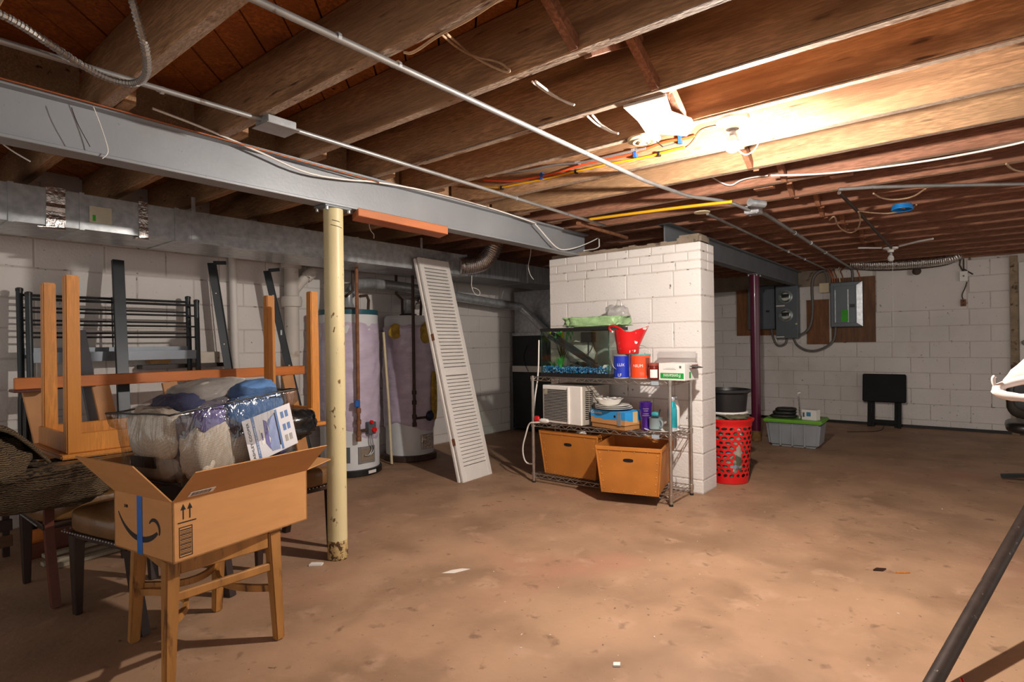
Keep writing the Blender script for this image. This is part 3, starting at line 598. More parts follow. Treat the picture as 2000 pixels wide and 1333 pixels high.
for s, d, z, a, b_, nm in ((-.15, .205, 1.30, .07, .09, 'insulation_tear'), (.15, .222, 1.28, .06, .13, 'insulation_tear'), (.225, .155, .62, .045, .30, 'insulation_tear')):
    m = M(); T = frame(at2(s, d, z), (.81, -.58, 0) if s < .2 else (.95, .2, 0), (0, 0, 1)); n = 12
    m.prism([(a * (1 + .35 * noise.noise((j, s * 9, 1))) * math.cos(2 * PI * j / n), b_ * (1 + .35 * noise.noise((j, 4, z * 3))) * math.sin(2 * PI * j / n) * (1 if math.sin(2 * PI * j / n) > 0 else .75)) for j in range(n)], 0, .03, T=T)
    m.build(nm, MT['insul'] if s > -.1 or True else MT['white'], h2, bevel=.008)
M().lathe([(.05, 0), (.055, .03), (.035, .05), (0, .052)], n=10, T=at2.on(.17, .45, .0, .25)).build('gas_valve', mat('navy_valve', '#1d2740', .45), h2, smooth='auto')
# gas pipes in front of the tanks
def gas(label, at, s, d, zt_, zb, mt, extra):
    p = at(s, d, 0); t = thing('gas_pipe', label, 'pipe', (p.x, p.y, zb))
    M().tube([at(s, d, zt_), at(s, d, zb)], .0155, 10).build('riser', mt, t, smooth='auto')
    for z in extra: M().tube([at(s, d, z - .02), at(s, d, z + .02)], .023, 10).build('fitting', mt, t, smooth='auto')
    return t
g1 = gas('rusty brown gas pipe dropping in front of the left water heater', at1, .075, .325, 1.86, .33, MT['rust_pipe'], (.60, .50, .40, .35))
M().tube([at1(.075, .325, .42), at1(.15, .28, .42)], .013, 8).build('branch', MT['dark_pipe'], g1)
M().box(-.022, .022, -.03, .03, 0, .03, T=frame(at1(.065, .34, .665), (.81, -.58, 0), (0, 0, 1))).build('shutoff_handle', MT['blue_tape'], g1, bevel=.006)
g2 = gas('dark iron gas pipe dropping in front of the right water heater', at2, .02, .30, 1.86, .36, MT['dark_pipe'], (.70, .60, .46, .38))
M().tube([at2(.02, .30, .44), at2(.14, .24, .44)], .012, 8).build('branch', MT['dark_pipe'], g2)
for nm, lab, ps in (('water_pipe', 'copper water pipe left on top of the left heater', [(3.12, 4.50, 1.90), (3.12, 4.50, 1.72), (3.10, 4.48, 1.52)]), ('water_pipe', 'copper water pipe beside the draft hood of the left heater', [(3.20, 4.44, 1.90), (3.20, 4.44, 1.68), (3.12, 4.44, 1.62)]),
                    ('water_pipe', 'bent copper loop right of the left heater hood', [(3.26, 4.42, 1.63), (3.34, 4.42, 1.64), (3.36, 4.42, 1.60), (3.36, 4.43, 1.50)]),
                    ('water_pipe', 'kinked copper pipe rising left above the right heater', [(3.86, 4.62, 1.90), (3.86, 4.62, 1.70), (3.92, 4.60, 1.64), (3.92, 4.60, 1.48)]), ('water_pipe', 'straight copper pipe rising right above the right heater', [(4.10, 4.50, 1.90), (4.10, 4.50, 1.70), (4.08, 4.50, 1.48)])):
    tag(M().tube(ps, .014, 8).build(nm, MT['dark_pipe'], smooth='auto'), lab, 'pipe', 'pipes on the water heaters')
tag(M().tube([(3.56, 4.46, 1.30), (3.61, 4.46, .62), (3.64, 4.46, .01)], .0135, 10).build('drip_pipe', MT['ivory'], smooth='auto'), 'thin cream plastic drip pipe between the two water heaters', 'pipe')

# ------------------------------------------------------------------ pipes on the left wall
pipe('plastic_pipe', 'slim white painted pipe on the left wall behind the bed parts', 'pipe', [(2.30, 4.87, 2.15), (2.34, 4.87, .0)], .03, MT['white'], 14)
t = thing('soil_pipe', 'thick white cast iron soil pipe with a branch fitting on the left wall', 'pipe', (2.84, 4.83, 0))
ws = mat('stained_white_iron', '#c9c3bb', .6, var=.08, scale=5, spots=((5, .62, .1, '#a08668'), (34, .7, .04, '#57483c')))
M().tube([(2.81, 4.815, 0), (2.81, 4.815, 2.15)], .062, 20).build('pipe', ws, t, smooth='auto')
for z, r in ((1.93, .088), (1.58, .085)): M().lathe([(.062, z - .05), (r, z - .045), (r + .006, z), (r, z + .045), (.062, z + .05)], (2.81, 4.815, 0), 20).build('hub', ws, t, smooth='auto')
M().tube([(2.82, 4.82, 1.66), (2.93, 4.80, 1.80), (3.02, 4.79, 1.88)], .045, 14).build('branch', ws, t, smooth='auto')
M().tube([(2.94, 4.80, 1.805), (3.0, 4.79, 1.86)], .056, 14).build('hub', ws, t, smooth='auto')
tag(M().box(1.66, 1.80, 4.82, 4.915, 1.06, 1.14).build('wood_block', mat('raw_pine_block', '#b98f5a', .7, var=.2, scale=12, spots=((30, .66, .05, '#4d3a22'),)), bevel=.003), 'small raw pine block on the ledge behind the metal headboard', 'wood block')
tag(M().box(2.0, 2.17, 4.82, 4.915, 1.05, 1.14).build('wood_block', mat('peeling_white_wood', '#cbc2b4', .7, var=.1, scale=12, spots=((9, .58, .08, '#94714a'),)), bevel=.003), 'white painted wood block with peeling end beside the headboard', 'wood block')
tag(M().box(1.60, 2.25, 4.80, 4.915, 1.02, 1.05).build('wall_ledge', MT['darkwood']), 'narrow dark ledge on the left wall behind the headboard', 'ledge')
# ------------------------------------------------------------------ soft shapes
def lump(m, c, s, pw=3.2, amp=.06, freq=2.2, seed=0, nu=36, nv=18, T=None, mi=0, rz=0, fold=0):
    """rounded, dented box: superellipsoid with noise; c centre, s half sizes"""
    vs = []; e = 2.0 / pw
    f = lambda t: math.copysign(abs(t) ** e, t)
    R = Matrix.Rotation(rz, 3, 'Z')
    for i in range(nv + 1):
        v = -PI / 2 + PI * i / nv
        for j in range(nu):
            u = 2 * PI * j / nu
            d = Vector((f(math.cos(v)) * f(math.cos(u)), f(math.cos(v)) * f(math.sin(u)), f(math.sin(v))))
            q = d * freq + Vector((seed * 3.7, seed * 1.3, 0))
            k = 1 + amp * noise.noise(q) + amp * .5 * noise.noise(q * 2.3)
            if fold: k += fold * abs(noise.noise(q * 1.7 + Vector((9, 2, 5)))) - fold * .3
            vs.append(Vector(c) + R @ Vector((d.x * s[0], d.y * s[1], d.z * s[2])) * k)
    fs = [(i * nu + j, i * nu + (j + 1) % nu, (i + 1) * nu + (j + 1) % nu, (i + 1) * nu + j) for i in range(nv) for j in range(nu)]
    return m.add(vs, fs, mi, T)

# ------------------------------------------------------------------ electrical boards on the far wall
def wallbox(y0, y1, z0, z1, d): return M().box(FACE_X - .012 - d, FACE_X - .004, y0, y1, z0, z1)
XB = FACE_X - .0
for nm, lab, y0, y1, z0, z1, mt in (('plywood_board', 'brown plywood board behind the burgundy column on the far wall', 2.24, 2.86, 1.24, 1.94, MT['plywood2']),
                                    ('plywood_board', 'narrow red-brown board between the meters and the breaker panel', 1.59, 1.875, 1.10, 1.735, MT['plywood2']),
                                    ('plywood_board', 'grained dark plywood board behind the right breaker panel', 1.03, 1.56, 1.125, 2.02, MT['plywood'])):
    tag(M().box(FACE_X - .024, FACE_X - .005, y0, y1, z0, z1).build(nm, mt, bevel=.002), lab, 'board')
xf = FACE_X - .026
t = thing('breaker_panel', 'grey breaker panel half hidden behind the burgundy column', 'electrical panel', (xf, 2.47, 1.35))
M().box(xf - .10, xf, 2.28, 2.66, 1.33, 1.97).build('cabinet', MT['panel'], t, bevel=.006)
M().box(xf - .104, xf - .1, 2.30, 2.64, 1.36, 1.94).build('door', MT['panel'], t, bevel=.003)
M().box(xf - .107, xf - .104, 2.35, 2.40, 1.58, 1.61).build('latch', MT['black'], t)
t = thing('meter_box', 'tall grey box with two round electric meters', 'electric meter', (xf, 2.11, 1.19))
M().box(xf - .15, xf, 1.96, 2.255, 1.19, 1.95).build('cabinet', MT['panel'], t, bevel=.006)
for z in (1.79, 1.525):
    T = frame((xf - .15, 2.115, z), (0, -1, 0), (0, 0, 1));
    d = M().lathe([(.095, 0), (.095, .02), (.085, .028)], n=26, T=T).build('meter', MT['galv'], t, smooth='auto')
    M().lathe([(.082, .028), (.078, .06), (.06, .075), (0, .078)], n=26, T=T).build('glass_cover', MT['glass'], d, smooth=True)
    M().box(-.05, .05, -.015, .04, .028, .036, T=T).build('dial_plate', MT['black'], d); M().lathe([(.055, .028), (.055, .033)], n=22, T=T).build('meter_face', MT['white'], d)
M().box(xf - .153, xf - .15, 2.13, 2.245, 1.655, 1.672).build('tag', MT['white'], t); M().box(xf - .153, xf - .15, 2.14, 2.25, 1.205, 1.22).build('tag', MT['white'], t)
M().tube([(xf - .15, 1.975, 1.395), (xf - .175, 1.975, 1.395)], .012, 8).build('seal', MT['ivory'], t)
t = thing('breaker_panel', 'grey breaker panel with green sticker on grained plywood', 'electrical panel', (xf, 1.36, 1.34))
M().box(xf - .105, xf, 1.165, 1.555, 1.335, 1.955).build('cabinet', MT['panel'], t, bevel=.01)
d = M().box(xf - .110, xf - .105, 1.25, 1.51, 1.39, 1.90).build('door', MT['panel'], t, bevel=.003)
for y in (1.49, 1.335): M().box(xf - .113, xf - .110, y - .006, y + .006, 1.40, 1.85).build('rib', MT['galv'], d)
M().hexa([(xf - .108, 1.165, 1.34), (xf - .105, 1.165, 1.34), (xf - .105, 1.235, 1.39), (xf - .112, 1.235, 1.39)], [(xf - .108, 1.165, 1.95), (xf - .105, 1.165, 1.95), (xf - .105, 1.235, 1.90), (xf - .112, 1.235, 1.90)]).build('bevelled_edge', MT['galv'], t)
M().box(xf - .114, xf - .110, 1.335, 1.42, 1.41, 1.57).build('green_sticker', MT['green_label'], t); M().box(xf - .116, xf - .110, 1.255, 1.315, 1.60, 1.645).build('latch', MT['black'], t)
t = thing('junction_box', 'cream square junction box left of the right breaker panel', 'junction box', (xf, 1.63, 1.84))
M().box(xf - .06, xf, 1.575, 1.69, 1.83, 1.955).build('body', MT['galv'], t, bevel=.004); M().box(xf - .064, xf - .06, 1.57, 1.695, 1.825, 1.96).build('cover', MT['ivory'], t, bevel=.003)
CG = mat('grey_sheath', '#6a6460', .5, var=.12, scale=14)
for lab, ps, r in (('thick grey flexible conduit bowing from ceiling to meter box', [(9.05, 1.50, 2.15), (9.03, 1.66, 2.145), (9.03, 1.76, 2.08), (9.03, 1.79, 1.93), (9.03, 1.775, 1.6), (9.03, 1.80, 1.38), (9.03, 1.87, 1.27), (9.03, 1.96, 1.23)], .019),
                   ('grey conduit loop between left panel and meter box', [(9.06, 2.34, 1.33), (9.06, 2.32, 1.20), (9.06, 2.27, 1.09), (9.06, 2.20, 1.08), (9.06, 2.14, 1.12), (9.06, 2.13, 1.19)], .016),
                   ('grey conduit swag from meter box to right breaker panel', [(9.06, 2.04, 1.19), (9.06, 2.0, 1.09), (9.06, 1.88, 1.01), (9.06, 1.74, 1.0), (9.06, 1.58, 1.08), (9.06, 1.51, 1.18), (9.06, 1.50, 1.34)], .017),
                   ('grey cable entering the top of the right breaker panel', [(9.07, 1.29, 1.955), (9.07, 1.29, 2.13), (9.07, 1.34, 2.16)], .017),
                   ('dark cable beside the cream junction box', [(9.08, 1.60, 1.96), (9.08, 1.60, 2.10), (9.08, 1.68, 2.16)], .014)):
    tag(M().tube(chaikin(ps), r, 10).build('flexible_conduit', CG, smooth=True), lab, 'conduit')
for k, (y, mt_) in enumerate(((1.53, 'copper'), (1.505, 'copper'), (1.475, 'rust_pipe'), (1.44, 'ivory'), (1.40, 'rust_pipe'), (1.20, 'copper'))):
    tag(M().tube(chaikin([(9.08, y, 1.955), (9.08, y + .01, 2.05), (9.06, y + .04, 2.12), (8.98, y + .08 - .03 * k, 2.16)]), .009, 7).build('cable', MT[mt_], smooth=True),
        ('first', 'second', 'third', 'fourth', 'fifth', 'sixth')[k] + ' thin cable from the left above the right breaker panel', 'cable', 'cables above the breaker panel')
t = thing('light_switch', 'white light switch high on the far wall', 'switch', (FACE_X, .09, 1.93))
M().box(FACE_X - .04, FACE_X - .004, .055, .125, 1.875, 1.99).build('box', MT['conduit'], t, bevel=.003); M().box(FACE_X - .045, FACE_X - .04, .05, .13, 1.87, 1.995).build('cover_plate', MT['white_plastic'], t, bevel=.002); M().box(FACE_X - .058, FACE_X - .045, .085, .097, 1.925, 1.945).build('toggle', MT['black'], t)
for ps in ([(9.12, .09, 1.99), (9.12, .09, 2.15)], [(9.12, .10, 2.0), (9.12, .13, 2.08), (9.12, .12, 2.16)], [(9.12, .085, 2.02), (9.12, .0, 1.95)]): M().tube(ps, .008, 7).build('cable', MT['dark_pipe'], t)
t = thing('wall_outlet', 'rust-brown old outlet below the light switch on the far wall', 'outlet', (FACE_X, .095, 1.6))
M().box(FACE_X - .035, FACE_X - .004, .07, .125, 1.56, 1.645).build('body', MT['rust_pipe'], t, bevel=.004)
for z in (1.58, 1.625): M().lathe([(.012, 0), (.012, .004)], n=10, T=frame((FACE_X - .035, .097, z), (0, 0, 1), (0, 1, 0))).build('socket', MT['dark_pipe'], t)
M().tube(chaikin([(9.12, .10, 1.645), (9.12, .115, 1.70), (9.12, .08, 1.78), (9.12, .06, 1.86)]), .006, 6).build('wire', MT['dark_pipe'], t)

# ------------------------------------------------------------------ chair under the cardboard box
t = thing('wooden_chair', 'worn wooden chair with bentwood braces carrying the big cardboard box', 'chair', (.98, 2.41, 0))
LG = [((.80, 2.20), (.815, 2.205)), ((1.205, 2.195), (1.19, 2.21)), ((.835, 2.64), (.85, 2.60)), ((1.165, 2.65), (1.16, 2.60))]
for (a, b_) in LG:
    M().bar((a[0], a[1], 0), (b_[0], b_[1], .44), .036, .036, (0, 1, 0), w2=.05, d2=.05).build('leg', MT['oldwood'], t, bevel=.006, seg=2)
for a, b_ in (((.84, 2.205), (1.165, 2.205)), ((.875, 2.60), (1.135, 2.60)), ((.825, 2.23), (.85, 2.575)), ((1.185, 2.235), (1.16, 2.575))):
    M().bar((*a, .408), (*b_, .408), .026, .06).build('apron', MT['oldwood'], t, bevel=.003)
M().bar((.822, 2.20, .30), (1.182, 2.20, .30), .018, .032).build('stretcher', MT['oldwood'], t, bevel=.004)
for pts in ([(.818, 2.215, .205), (.88, 2.27, .207), (.93, 2.36, .208), (.93, 2.46, .208), (.89, 2.55, .207), (.853, 2.60, .205)], [(.86, 2.615, .225), (.93, 2.53, .225), (1.0, 2.50, .225), (1.08, 2.53, .225), (1.15, 2.615, .225)], [(1.19, 2.22, .205), (1.13, 2.28, .207), (1.09, 2.38, .208), (1.09, 2.46, .208), (1.12, 2.54, .207), (1.158, 2.61, .205)]):
    P = chaikin(pts, 2); m = M()
    for a, b_ in zip(P, P[1:]): m.bar(a, b_ + (b_ - a) * .05, .016, .026)
    m.build('bentwood_brace', MT['oldwood'], t)
M().box(.815, 1.195, 2.20, 2.625, .43, .4505).build('seat', MT['oldwood'], t, bevel=.006)

# ------------------------------------------------------------------ open cardboard box
bt = thing('cardboard_box', 'large open shipping box with a curved arrow and blue tape', 'box', (.783, 2.098, .452), math.radians(8.8), local=True)
BLx, BLy, BLz, TH = .555, .378, .207, .005
for nm, a in (('bottom', (0, BLx, 0, BLy, 0, TH)), ('side_panel', (0, BLx, 0, TH, 0, BLz)), ('side_panel', (0, BLx, BLy - TH, BLy, 0, BLz)), ('side_panel', (0, TH, 0, BLy, 0, BLz)), ('side_panel', (BLx - TH, BLx, 0, BLy, 0, BLz))):
    M().box(*a).build(nm, MT['card'], bt)
def flap(h0, h1, out, up, w, cut=.0):
    h0, h1 = Vector(h0), Vector(h1); d = (Vector(out) * math.cos(up) + Vector((0, 0, 1)) * math.sin(up)) * w
    e = (h1 - h0).normalized() * cut; n = (h1 - h0).cross(d).normalized() * .004
    b_ = [h0, h1, h1 + d - e, h0 + d + e]
    return M().hexa([p - n * .5 for p in b_], [p + n * .5 for p in b_]).build('flap', [MT['card']], bt)
flap((0, 0, BLz), (0, BLy, BLz), (-1, 0, 0), math.radians(50), .19, .002)
ff = flap((0, 0, BLz), (BLx, 0, BLz), (0, -1, 0), math.radians(42), .17, .004)
flap((BLx, 0, BLz), (BLx, BLy, BLz), (1, 0, 0), math.radians(6), .15, .02)
flap((0, BLy, BLz), (BLx, BLy, BLz), (0, 1, 0), math.radians(30), .18, .004)
# printing
T = frame((0, BLy / 2, BLz / 2), (0, -1, 0), (0, 0, 1))
def arc(cx, cy, r0, a0, a1, w0, w1, n=24):
    m = M(); out = []; inn = []
    for i in range(n + 1):
        s = i / n; a = a0 + (a1 - a0) * s; w = (w0 + (w1 - w0) * s) * math.sin(PI * (s * .86 + .08)) ** .6
        out.append((cx + (r0 + w) * math.cos(a), cy + (r0 + w) * math.sin(a))); inn.append((cx + (r0 - w) * math.cos(a), cy + (r0 - w) * math.sin(a)))
    vs = [(x, y, .0006) for x, y in out + inn]
    m.add(vs, [(i, n + 1 + i, n + 2 + i, i + 1) for i in range(n)]); return m
m = arc(-.012, .125, .175, math.radians(213), math.radians(308), .006, .014); 
m2 = arc(.075, -.005, .034, math.radians(150), math.radians(-25), .006, .008, 16)
m.add(m2.v, m2.f); m.add([(x, y, -.0) for x, y, z in m.v], [])
M().add(m.v[:len(m.v) // 2], m.f, T=T).build('arrow_print', MT['print_'], bt)
tp = M(); xs_ = -.006
tp.box(-.032, .002, -.1035, .104, .0008, .0016, T=T); tp.hexa([(-.030, .104, .0008), (.004, .104, .0008), (.004, .106, .0008), (-.030, .106, .0008)], [(-.030, .104, .0016), (.004, .104, .0016), (.0, .112, .004), (-.026, .112, .004)], T=T)
tp.build('blue_tape', MT['blue_tape'], bt)
text('S40', .016, MT['print_'], bt, T @ Matrix.Translation((-.105, .055, .001)) , 'handwriting')
T2 = frame((0, 0, 0), (1, 0, 0), (0, 0, 1))
m = M()
for x in (.035, .058): m.box(x - .002, x + .002, .142, .182, .0003, .001, T=T2); m.prism([(x - .009, .174), (x + .009, .174), (x, .194)], .0003, .001, T=T2)
m.box(.016, .080, .130, .134, .0003, .001, T=T2); m.build('this_way_up_print', MT['print_'], bt)
m = M()
for k in range(16):
    h = .0022 if k % 3 else .0036; m.box(.024, .062, .022 + k * .0055, .022 + k * .0055 + h, .0003, .001, T=T2)
m.box(.020, .022, .016, .116, .0003, .001, T=T2); m.box(.064, .066, .016, .116, .0003, .001, T=T2); m.box(.020, .066, .014, .017, .0003, .001, T=T2); m.box(.020, .066, .114, .117, .0003, .001, T=T2)
m.build('barcode_print', MT['print_'], bt)
fd = Vector((0, -math.cos(math.radians(42)), math.sin(math.radians(42)))); T3 = frame(Vector((.085, 0, BLz)) + fd * .035 + Vector((0, -.67, -.74)) * .0035, (1, 0, 0), fd)
lbl = M().box(-.045, .045, -.014, .014, 0, .0006, T=T3).build('paper_label', MT['white'], bt)
m = M()
for k in range(14): m.box(-.036 + k * .005, -.036 + k * .005 + (.002 if k % 3 else .0032), -.010, .010, .0006, .001, T=T3)
m.build('barcode_print', MT['print_'], lbl)
t = thing('carton', 'dark carton with a blue round logo packed inside the open shipping box', 'box', (.783, 2.098, .458), math.radians(8.8), local=True)
M().box(.012, .30, .03, .35, .006, .185).build('body', mat('grey_carton', '#5d534c', .7, var=.1), t, bevel=.002)
M().box(.31, .54, .03, .35, .006, .17).build('body', mat('brown_carton', '#8b6a4a', .75, var=.1), t, bevel=.002)
M().lathe([(.016, 0), (.016, .001)], n=18, T=frame((.22, .0297, .15), (1, 0, 0), (0, 0, 1))).build('logo', mat('blue_print', '#2a4f98', .6), t)

# bedding bag on the open box
g = thing('bedding_bag', 'clear zipped bag of blue and beige bedding on the cardboard box', 'bag', (.783, 2.098, .66), rot=(math.radians(-2), math.radians(-5.5), math.radians(9)), local=True); g.location = (.826, 2.125, .672); g.scale = (.76, .86, 1.0)
def bagsurf(sc, amp, seed, pinch):
    m = M(); n = 16; idx = {}; vs = []; fs = []
    L, W_, H0 = .64, .43, .245
    def P(u, v, w):
        x, y, z = (u - .5) * 2, (v - .5) * 2, (w - .5) * 2
        bx = 1 - .10 * (1 - pinch) * (y * y) * (z * z); by = 1 - .12 * (x * x) * (1 - abs(z)) * 0
        puff = (1 - x * x) * (1 - y * y)
        px = x * L / 2 * (1 - .05 * (1 - z) / 2) + .03 * math.copysign(1, x) * (1 - y * y) * (1 - z * z) * abs(x)
        py = y * W_ / 2 * (1 - .08 * (1 - z) / 2) + .03 * math.copysign(1, y) * (1 - x * x) * (1 - z * z) * abs(y)
        pz = z * H0 / 2 + (.085 * puff if z > 0 else -.01 * puff) * abs(z)
        if pinch and z > .55: px *= 1 + .06 * abs(x) ** 6 * abs(y) ** 6; py *= 1 + .06 * abs(x) ** 6 * abs(y) ** 6
        p = Vector((px, py, pz)) * sc; q = p * 9 + Vector((seed, 0, 0))
        k = amp * (noise.noise(q) + .6 * noise.noise(q * 2.4))
        return Vector((L / 2 - .01, W_ / 2 - .02, H0 / 2 + .035)) + p * (1 + k)
    def vid(i, j, k):
        key = (i, j, k)
        if key not in idx: idx[key] = len(vs); vs.append(P(i / n, j / n, k / n))
        return idx[key]
    for a in range(n):
        for c_ in range(n):
            fs += [(vid(a, c_, 0), vid(a, c_ + 1, 0), vid(a + 1, c_ + 1, 0), vid(a + 1, c_, 0)), (vid(a, c_, n), vid(a + 1, c_, n), vid(a + 1, c_ + 1, n), vid(a, c_ + 1, n)),
                   (vid(a, 0, c_), vid(a + 1, 0, c_), vid(a + 1, 0, c_ + 1), vid(a, 0, c_ + 1)), (vid(a, n, c_), vid(a, n, c_ + 1), vid(a + 1, n, c_ + 1), vid(a + 1, n, c_)),
                   (vid(0, a, c_), vid(0, a, c_ + 1), vid(0, a + 1, c_ + 1), vid(0, a + 1, c_)), (vid(n, a, c_), vid(n, a + 1, c_), vid(n, a + 1, c_ + 1), vid(n, a, c_ + 1))]
    m.add(vs, fs); m.P = P; return m
def checks(name, c1, c2):
    m = mat(name, c1, .9, var=.12, scale=7, bump=.5, bscale=7, local=False)
    nt = m.node_tree; N = nt.nodes; L = nt.links; b = N['Principled BSDF']
    geo = N.new('ShaderNodeNewGeometry'); mp = N.new('ShaderNodeMapping'); mp.inputs['Rotation'].default_value = (.3, .5, .4); L.new(geo.outputs['Position'], mp.inputs['Vector'])
    ch = N.new('ShaderNodeTexChecker'); ch.inputs['Scale'].default_value = 170; L.new(mp.outputs[0], ch.inputs['Vector'])
    src = b.inputs['Base Color'].links[0].from_socket; x = N.new('ShaderNodeMix'); x.data_type = 'RGBA'
    ma = N.new('ShaderNodeMath'); ma.operation = 'MULTIPLY'; ma.inputs[1].default_value = .4; L.new(ch.outputs['Fac'], ma.inputs[0])
    L.new(ma.outputs[0], x.inputs[0]); L.new(src, x.inputs[6]); x.inputs[7].default_value = C(c2); L.new(x.outputs[2], b.inputs['Base Color']); return m
BEI = checks('beige_check', '#d0c3b2', '#9a8d7c'); NAV = mat('navy_fabric', '#3b4160', .85, var=.3, scale=7, bump=.6, bscale=9); BLU = mat('denim_blue_fabric', '#4d72a2', .8, var=.25, scale=8, bump=.6, bscale=9); PUR = mat('purple_fabric', '#6c6699', .85, var=.25, scale=9, bump=.4); GRY = mat('grey_fabric', '#aaa49e', .9, var=.2, scale=8, bump=.6, bscale=9)
bagsurf(.78, .05, 1, 0).build('packed_comforter', mat('dark_bedding', '#6d6a72', .9, var=.45, scale=9, bump=.7, bscale=9, spots=((6, .52, .06, '#2c2f44'), (5, .60, .05, '#9a8f80'))), g, smooth=True)
for c_, s_, mt_, sd_, rz_ in (((.19, .06, .12), (.14, .075, .115), BEI, 1, .2), ((.30, .055, .08), (.13, .06, .075), BEI, 2, -.2), ((.20, .045, .225), (.10, .045, .055), PUR, 3, .3), ((.06, .23, .20), (.075, .16, .10), BEI, 4, 0), ((.06, .25, .08), (.065, .15, .055), GRY, 9, 0),
                             ((.44, .05, .235), (.17, .055, .06), BLU, 5, .05), ((.33, .22, .315), (.20, .13, .05), GRY, 6, .1), ((.48, .12, .30), (.14, .10, .04), BLU, 10, .1), ((.17, .20, .29), (.10, .12, .045), NAV, 7, .2), ((.55, .06, .09), (.07, .05, .07), PUR, 8, 0)):
    m = M(); lump(m, c_, s_, 3.0, .08, 1.6, sd_, 40, 24, rz=rz_, fold=.14); m.build('folded_bedding', mt_, g, smooth=True)
BS = bagsurf(1.03, .03, 2, 1); BS.build('vinyl_cover', MT['film'], g, smooth=True)
def edge(path, r=.0035):
    M().tube(path, r, 6).build('piping', MT['black'], g, smooth=True)
PP = lambda u, v, w: BS.P(u, v, w)
edge([PP(i / 24, 0, 1) for i in range(25)]); edge([PP(0, i / 24, 1) for i in range(25)]); edge([PP(i / 24, 1, 1) for i in range(25)]); edge([PP(1, i / 24, 1) for i in range(25)]); edge([PP(i / 24, 0, 0) for i in range(25)]); edge([PP(0, i / 24, 0) for i in range(25)])
M().box(-.012, -.004, .16, .34, .085, .125).build('handle_strap', MT['black'], g)
# printed card behind the front of the bag
T = frame((.455, -.040, .135), (1, 0, .10), (-.10, .06, 1))
cd = M().box(-.145, .145, -.085, .085, 0, .0015, T=T).build('printed_card', mat('card_print', '#cfcdd0', .5, var=.03), g, bevel=.006)
TT = lambda x, y, z=.002: T @ Matrix.Translation((x, y, z))
def pr(x0, x1, y0, y1, mt_, z=.0024, nm='print'): M().box(x0, x1, y0, y1, .0014, z, T=T).build(nm, mt_, cd)
BP = mat('card_blue', '#5a78a8', .5, var=.1)
pr(-.095, -.080, -.085, .085, BP); pr(.045, .057, -.08, .08, BP)
m = M(); m.prism([(-.015, -.07), (.035, -.075), (.042, .07), (.0, .055), (-.012, .04), (-.004, .02), (-.018, 0), (-.006, -.02), (-.02, -.045)], .0014, .0026, T=T); m.build('bed_picture', mat('bed_blue', '#8795ba', .6, var=.15, scale=40), cd)
m = M(); m.prism([(-.04, -.03), (-.02, -.06), (-.012, .05), (-.03, .06), (-.034, .02)], .0014, .003, T=T); m.build('pillow_picture', PUR, cd)
pr(-.062, -.044, -.03, .03, MT['white']); pr(-.058, -.05, -.015, .015, PUR, .0028); pr(.038, .043, -.06, .07, MT['darkwood'], .003)
for x, y in ((.085, .05), (.085, 0), (.112, 0), (.112, -.045), (.085, -.045), (.112, .05)): pr(x - .009, x + .009, y - .013, y + .013, BP if (x + y) > .07 else GRY)
RT = Matrix.Rotation(PI / 2, 4, 'Z')
text('ASHLEY COOPER', .0185, MT['print_'], cd, TT(-.118, 0) @ RT); text('7 PIECE COMFORTER SET', .0118, MT['white'], cd, TT(-.0875, 0, .0028) @ RT)
t = thing('plastic_bag', 'black glossy plastic bag under the bedding bag in the box', 'bag', (1.2, 2.2, .66))
m = M(); lump(m, (1.20, 2.22, .672), (.17, .055, .04), 2.6, .2, 3, 3, 40, 20, rz=.16, fold=.3); m.build('film', MT['black_soft'], t, smooth=True)
t = thing('plastic_bag', 'black crumpled plastic bag right behind the cardboard box', 'bag', (1.62, 2.9, .5))
m = M(); lump(m, (1.66, 2.92, .75), (.17, .12, .085), 2.6, .16, 2.2, 6, 50, 26, rz=.2, fold=.16); m.build('film', MT['black_soft'], t, smooth=True)
# ------------------------------------------------------------------ furniture piled at the left
def leather_chair(label, x, y, rz, back):
    t = thing('dining_chair', label, 'chair', (x, y, 0), rz, 'leather dining chairs', local=True)   # local -y is the back
    m = M(); lump(m, (0, .0, .425), (.255, .235, .06), 5, .01, 1.5, 2, 40, 16); m.build('seat', MT['leather'], t, smooth=True)
    m = M()
    for k in range(22):
        m.lathe([(.0045, 0), (.003, .003), (0, .0035)], n=6, T=frame((-.24 + k * .0228, .236, .377), (-1, 0, 0), (0, 0, 1)))
        m.lathe([(.0045, 0), (.003, .003), (0, .0035)], n=6, T=frame((-.256, -.22 + k * .021, .377), (0, -1, 0), (0, 0, 1)) @ Matrix.Rotation(0, 4, 'X'))
    s = m.build('nail_heads', MT['galv'], t); s['kind'] = 'stuff'
    M().box(-.235, .235, -.21, .215, .345, .372).build('seat_rail', MT['darkwood'], t, bevel=.004)
    for sx in (-1, 1):
        M().bar((sx * .215, .19, 0), (sx * .215, .19, .36), .030, .030, (0, 1, 0), w2=.048, d2=.048).build('leg', MT['darkwood'], t, bevel=.004)
        m = M(); P = chaikin([(sx * .20, -.27, 0), (sx * .205, -.225, .2), (sx * .21, -.20, .36), (sx * .21, -.205, .47)] + ([(sx * .21, -.235, .56), (sx * .21, -.255, .64)] if back else [(sx * .21, -.215, .5)]), 2)
        for a, b_ in zip(P, P[1:]): m.bar(a, b_ + (b_ - a) * .06, .034, .044, (0, 1, 0))
        m.build('leg', MT['redwood'] if (sx < 0 and back) else MT['darkwood'], t)
    if back:
        m = M(); lump(m, (0, -.252, .605), (.225, .03, .05), 5, .01, 1.5, 5, 36, 12); m.build('backrest', MT['leather'], t, smooth=True)
    return t
leather_chair('brown leather dining chair at the far left under the woven blanket', .93, 3.55, 0, True)
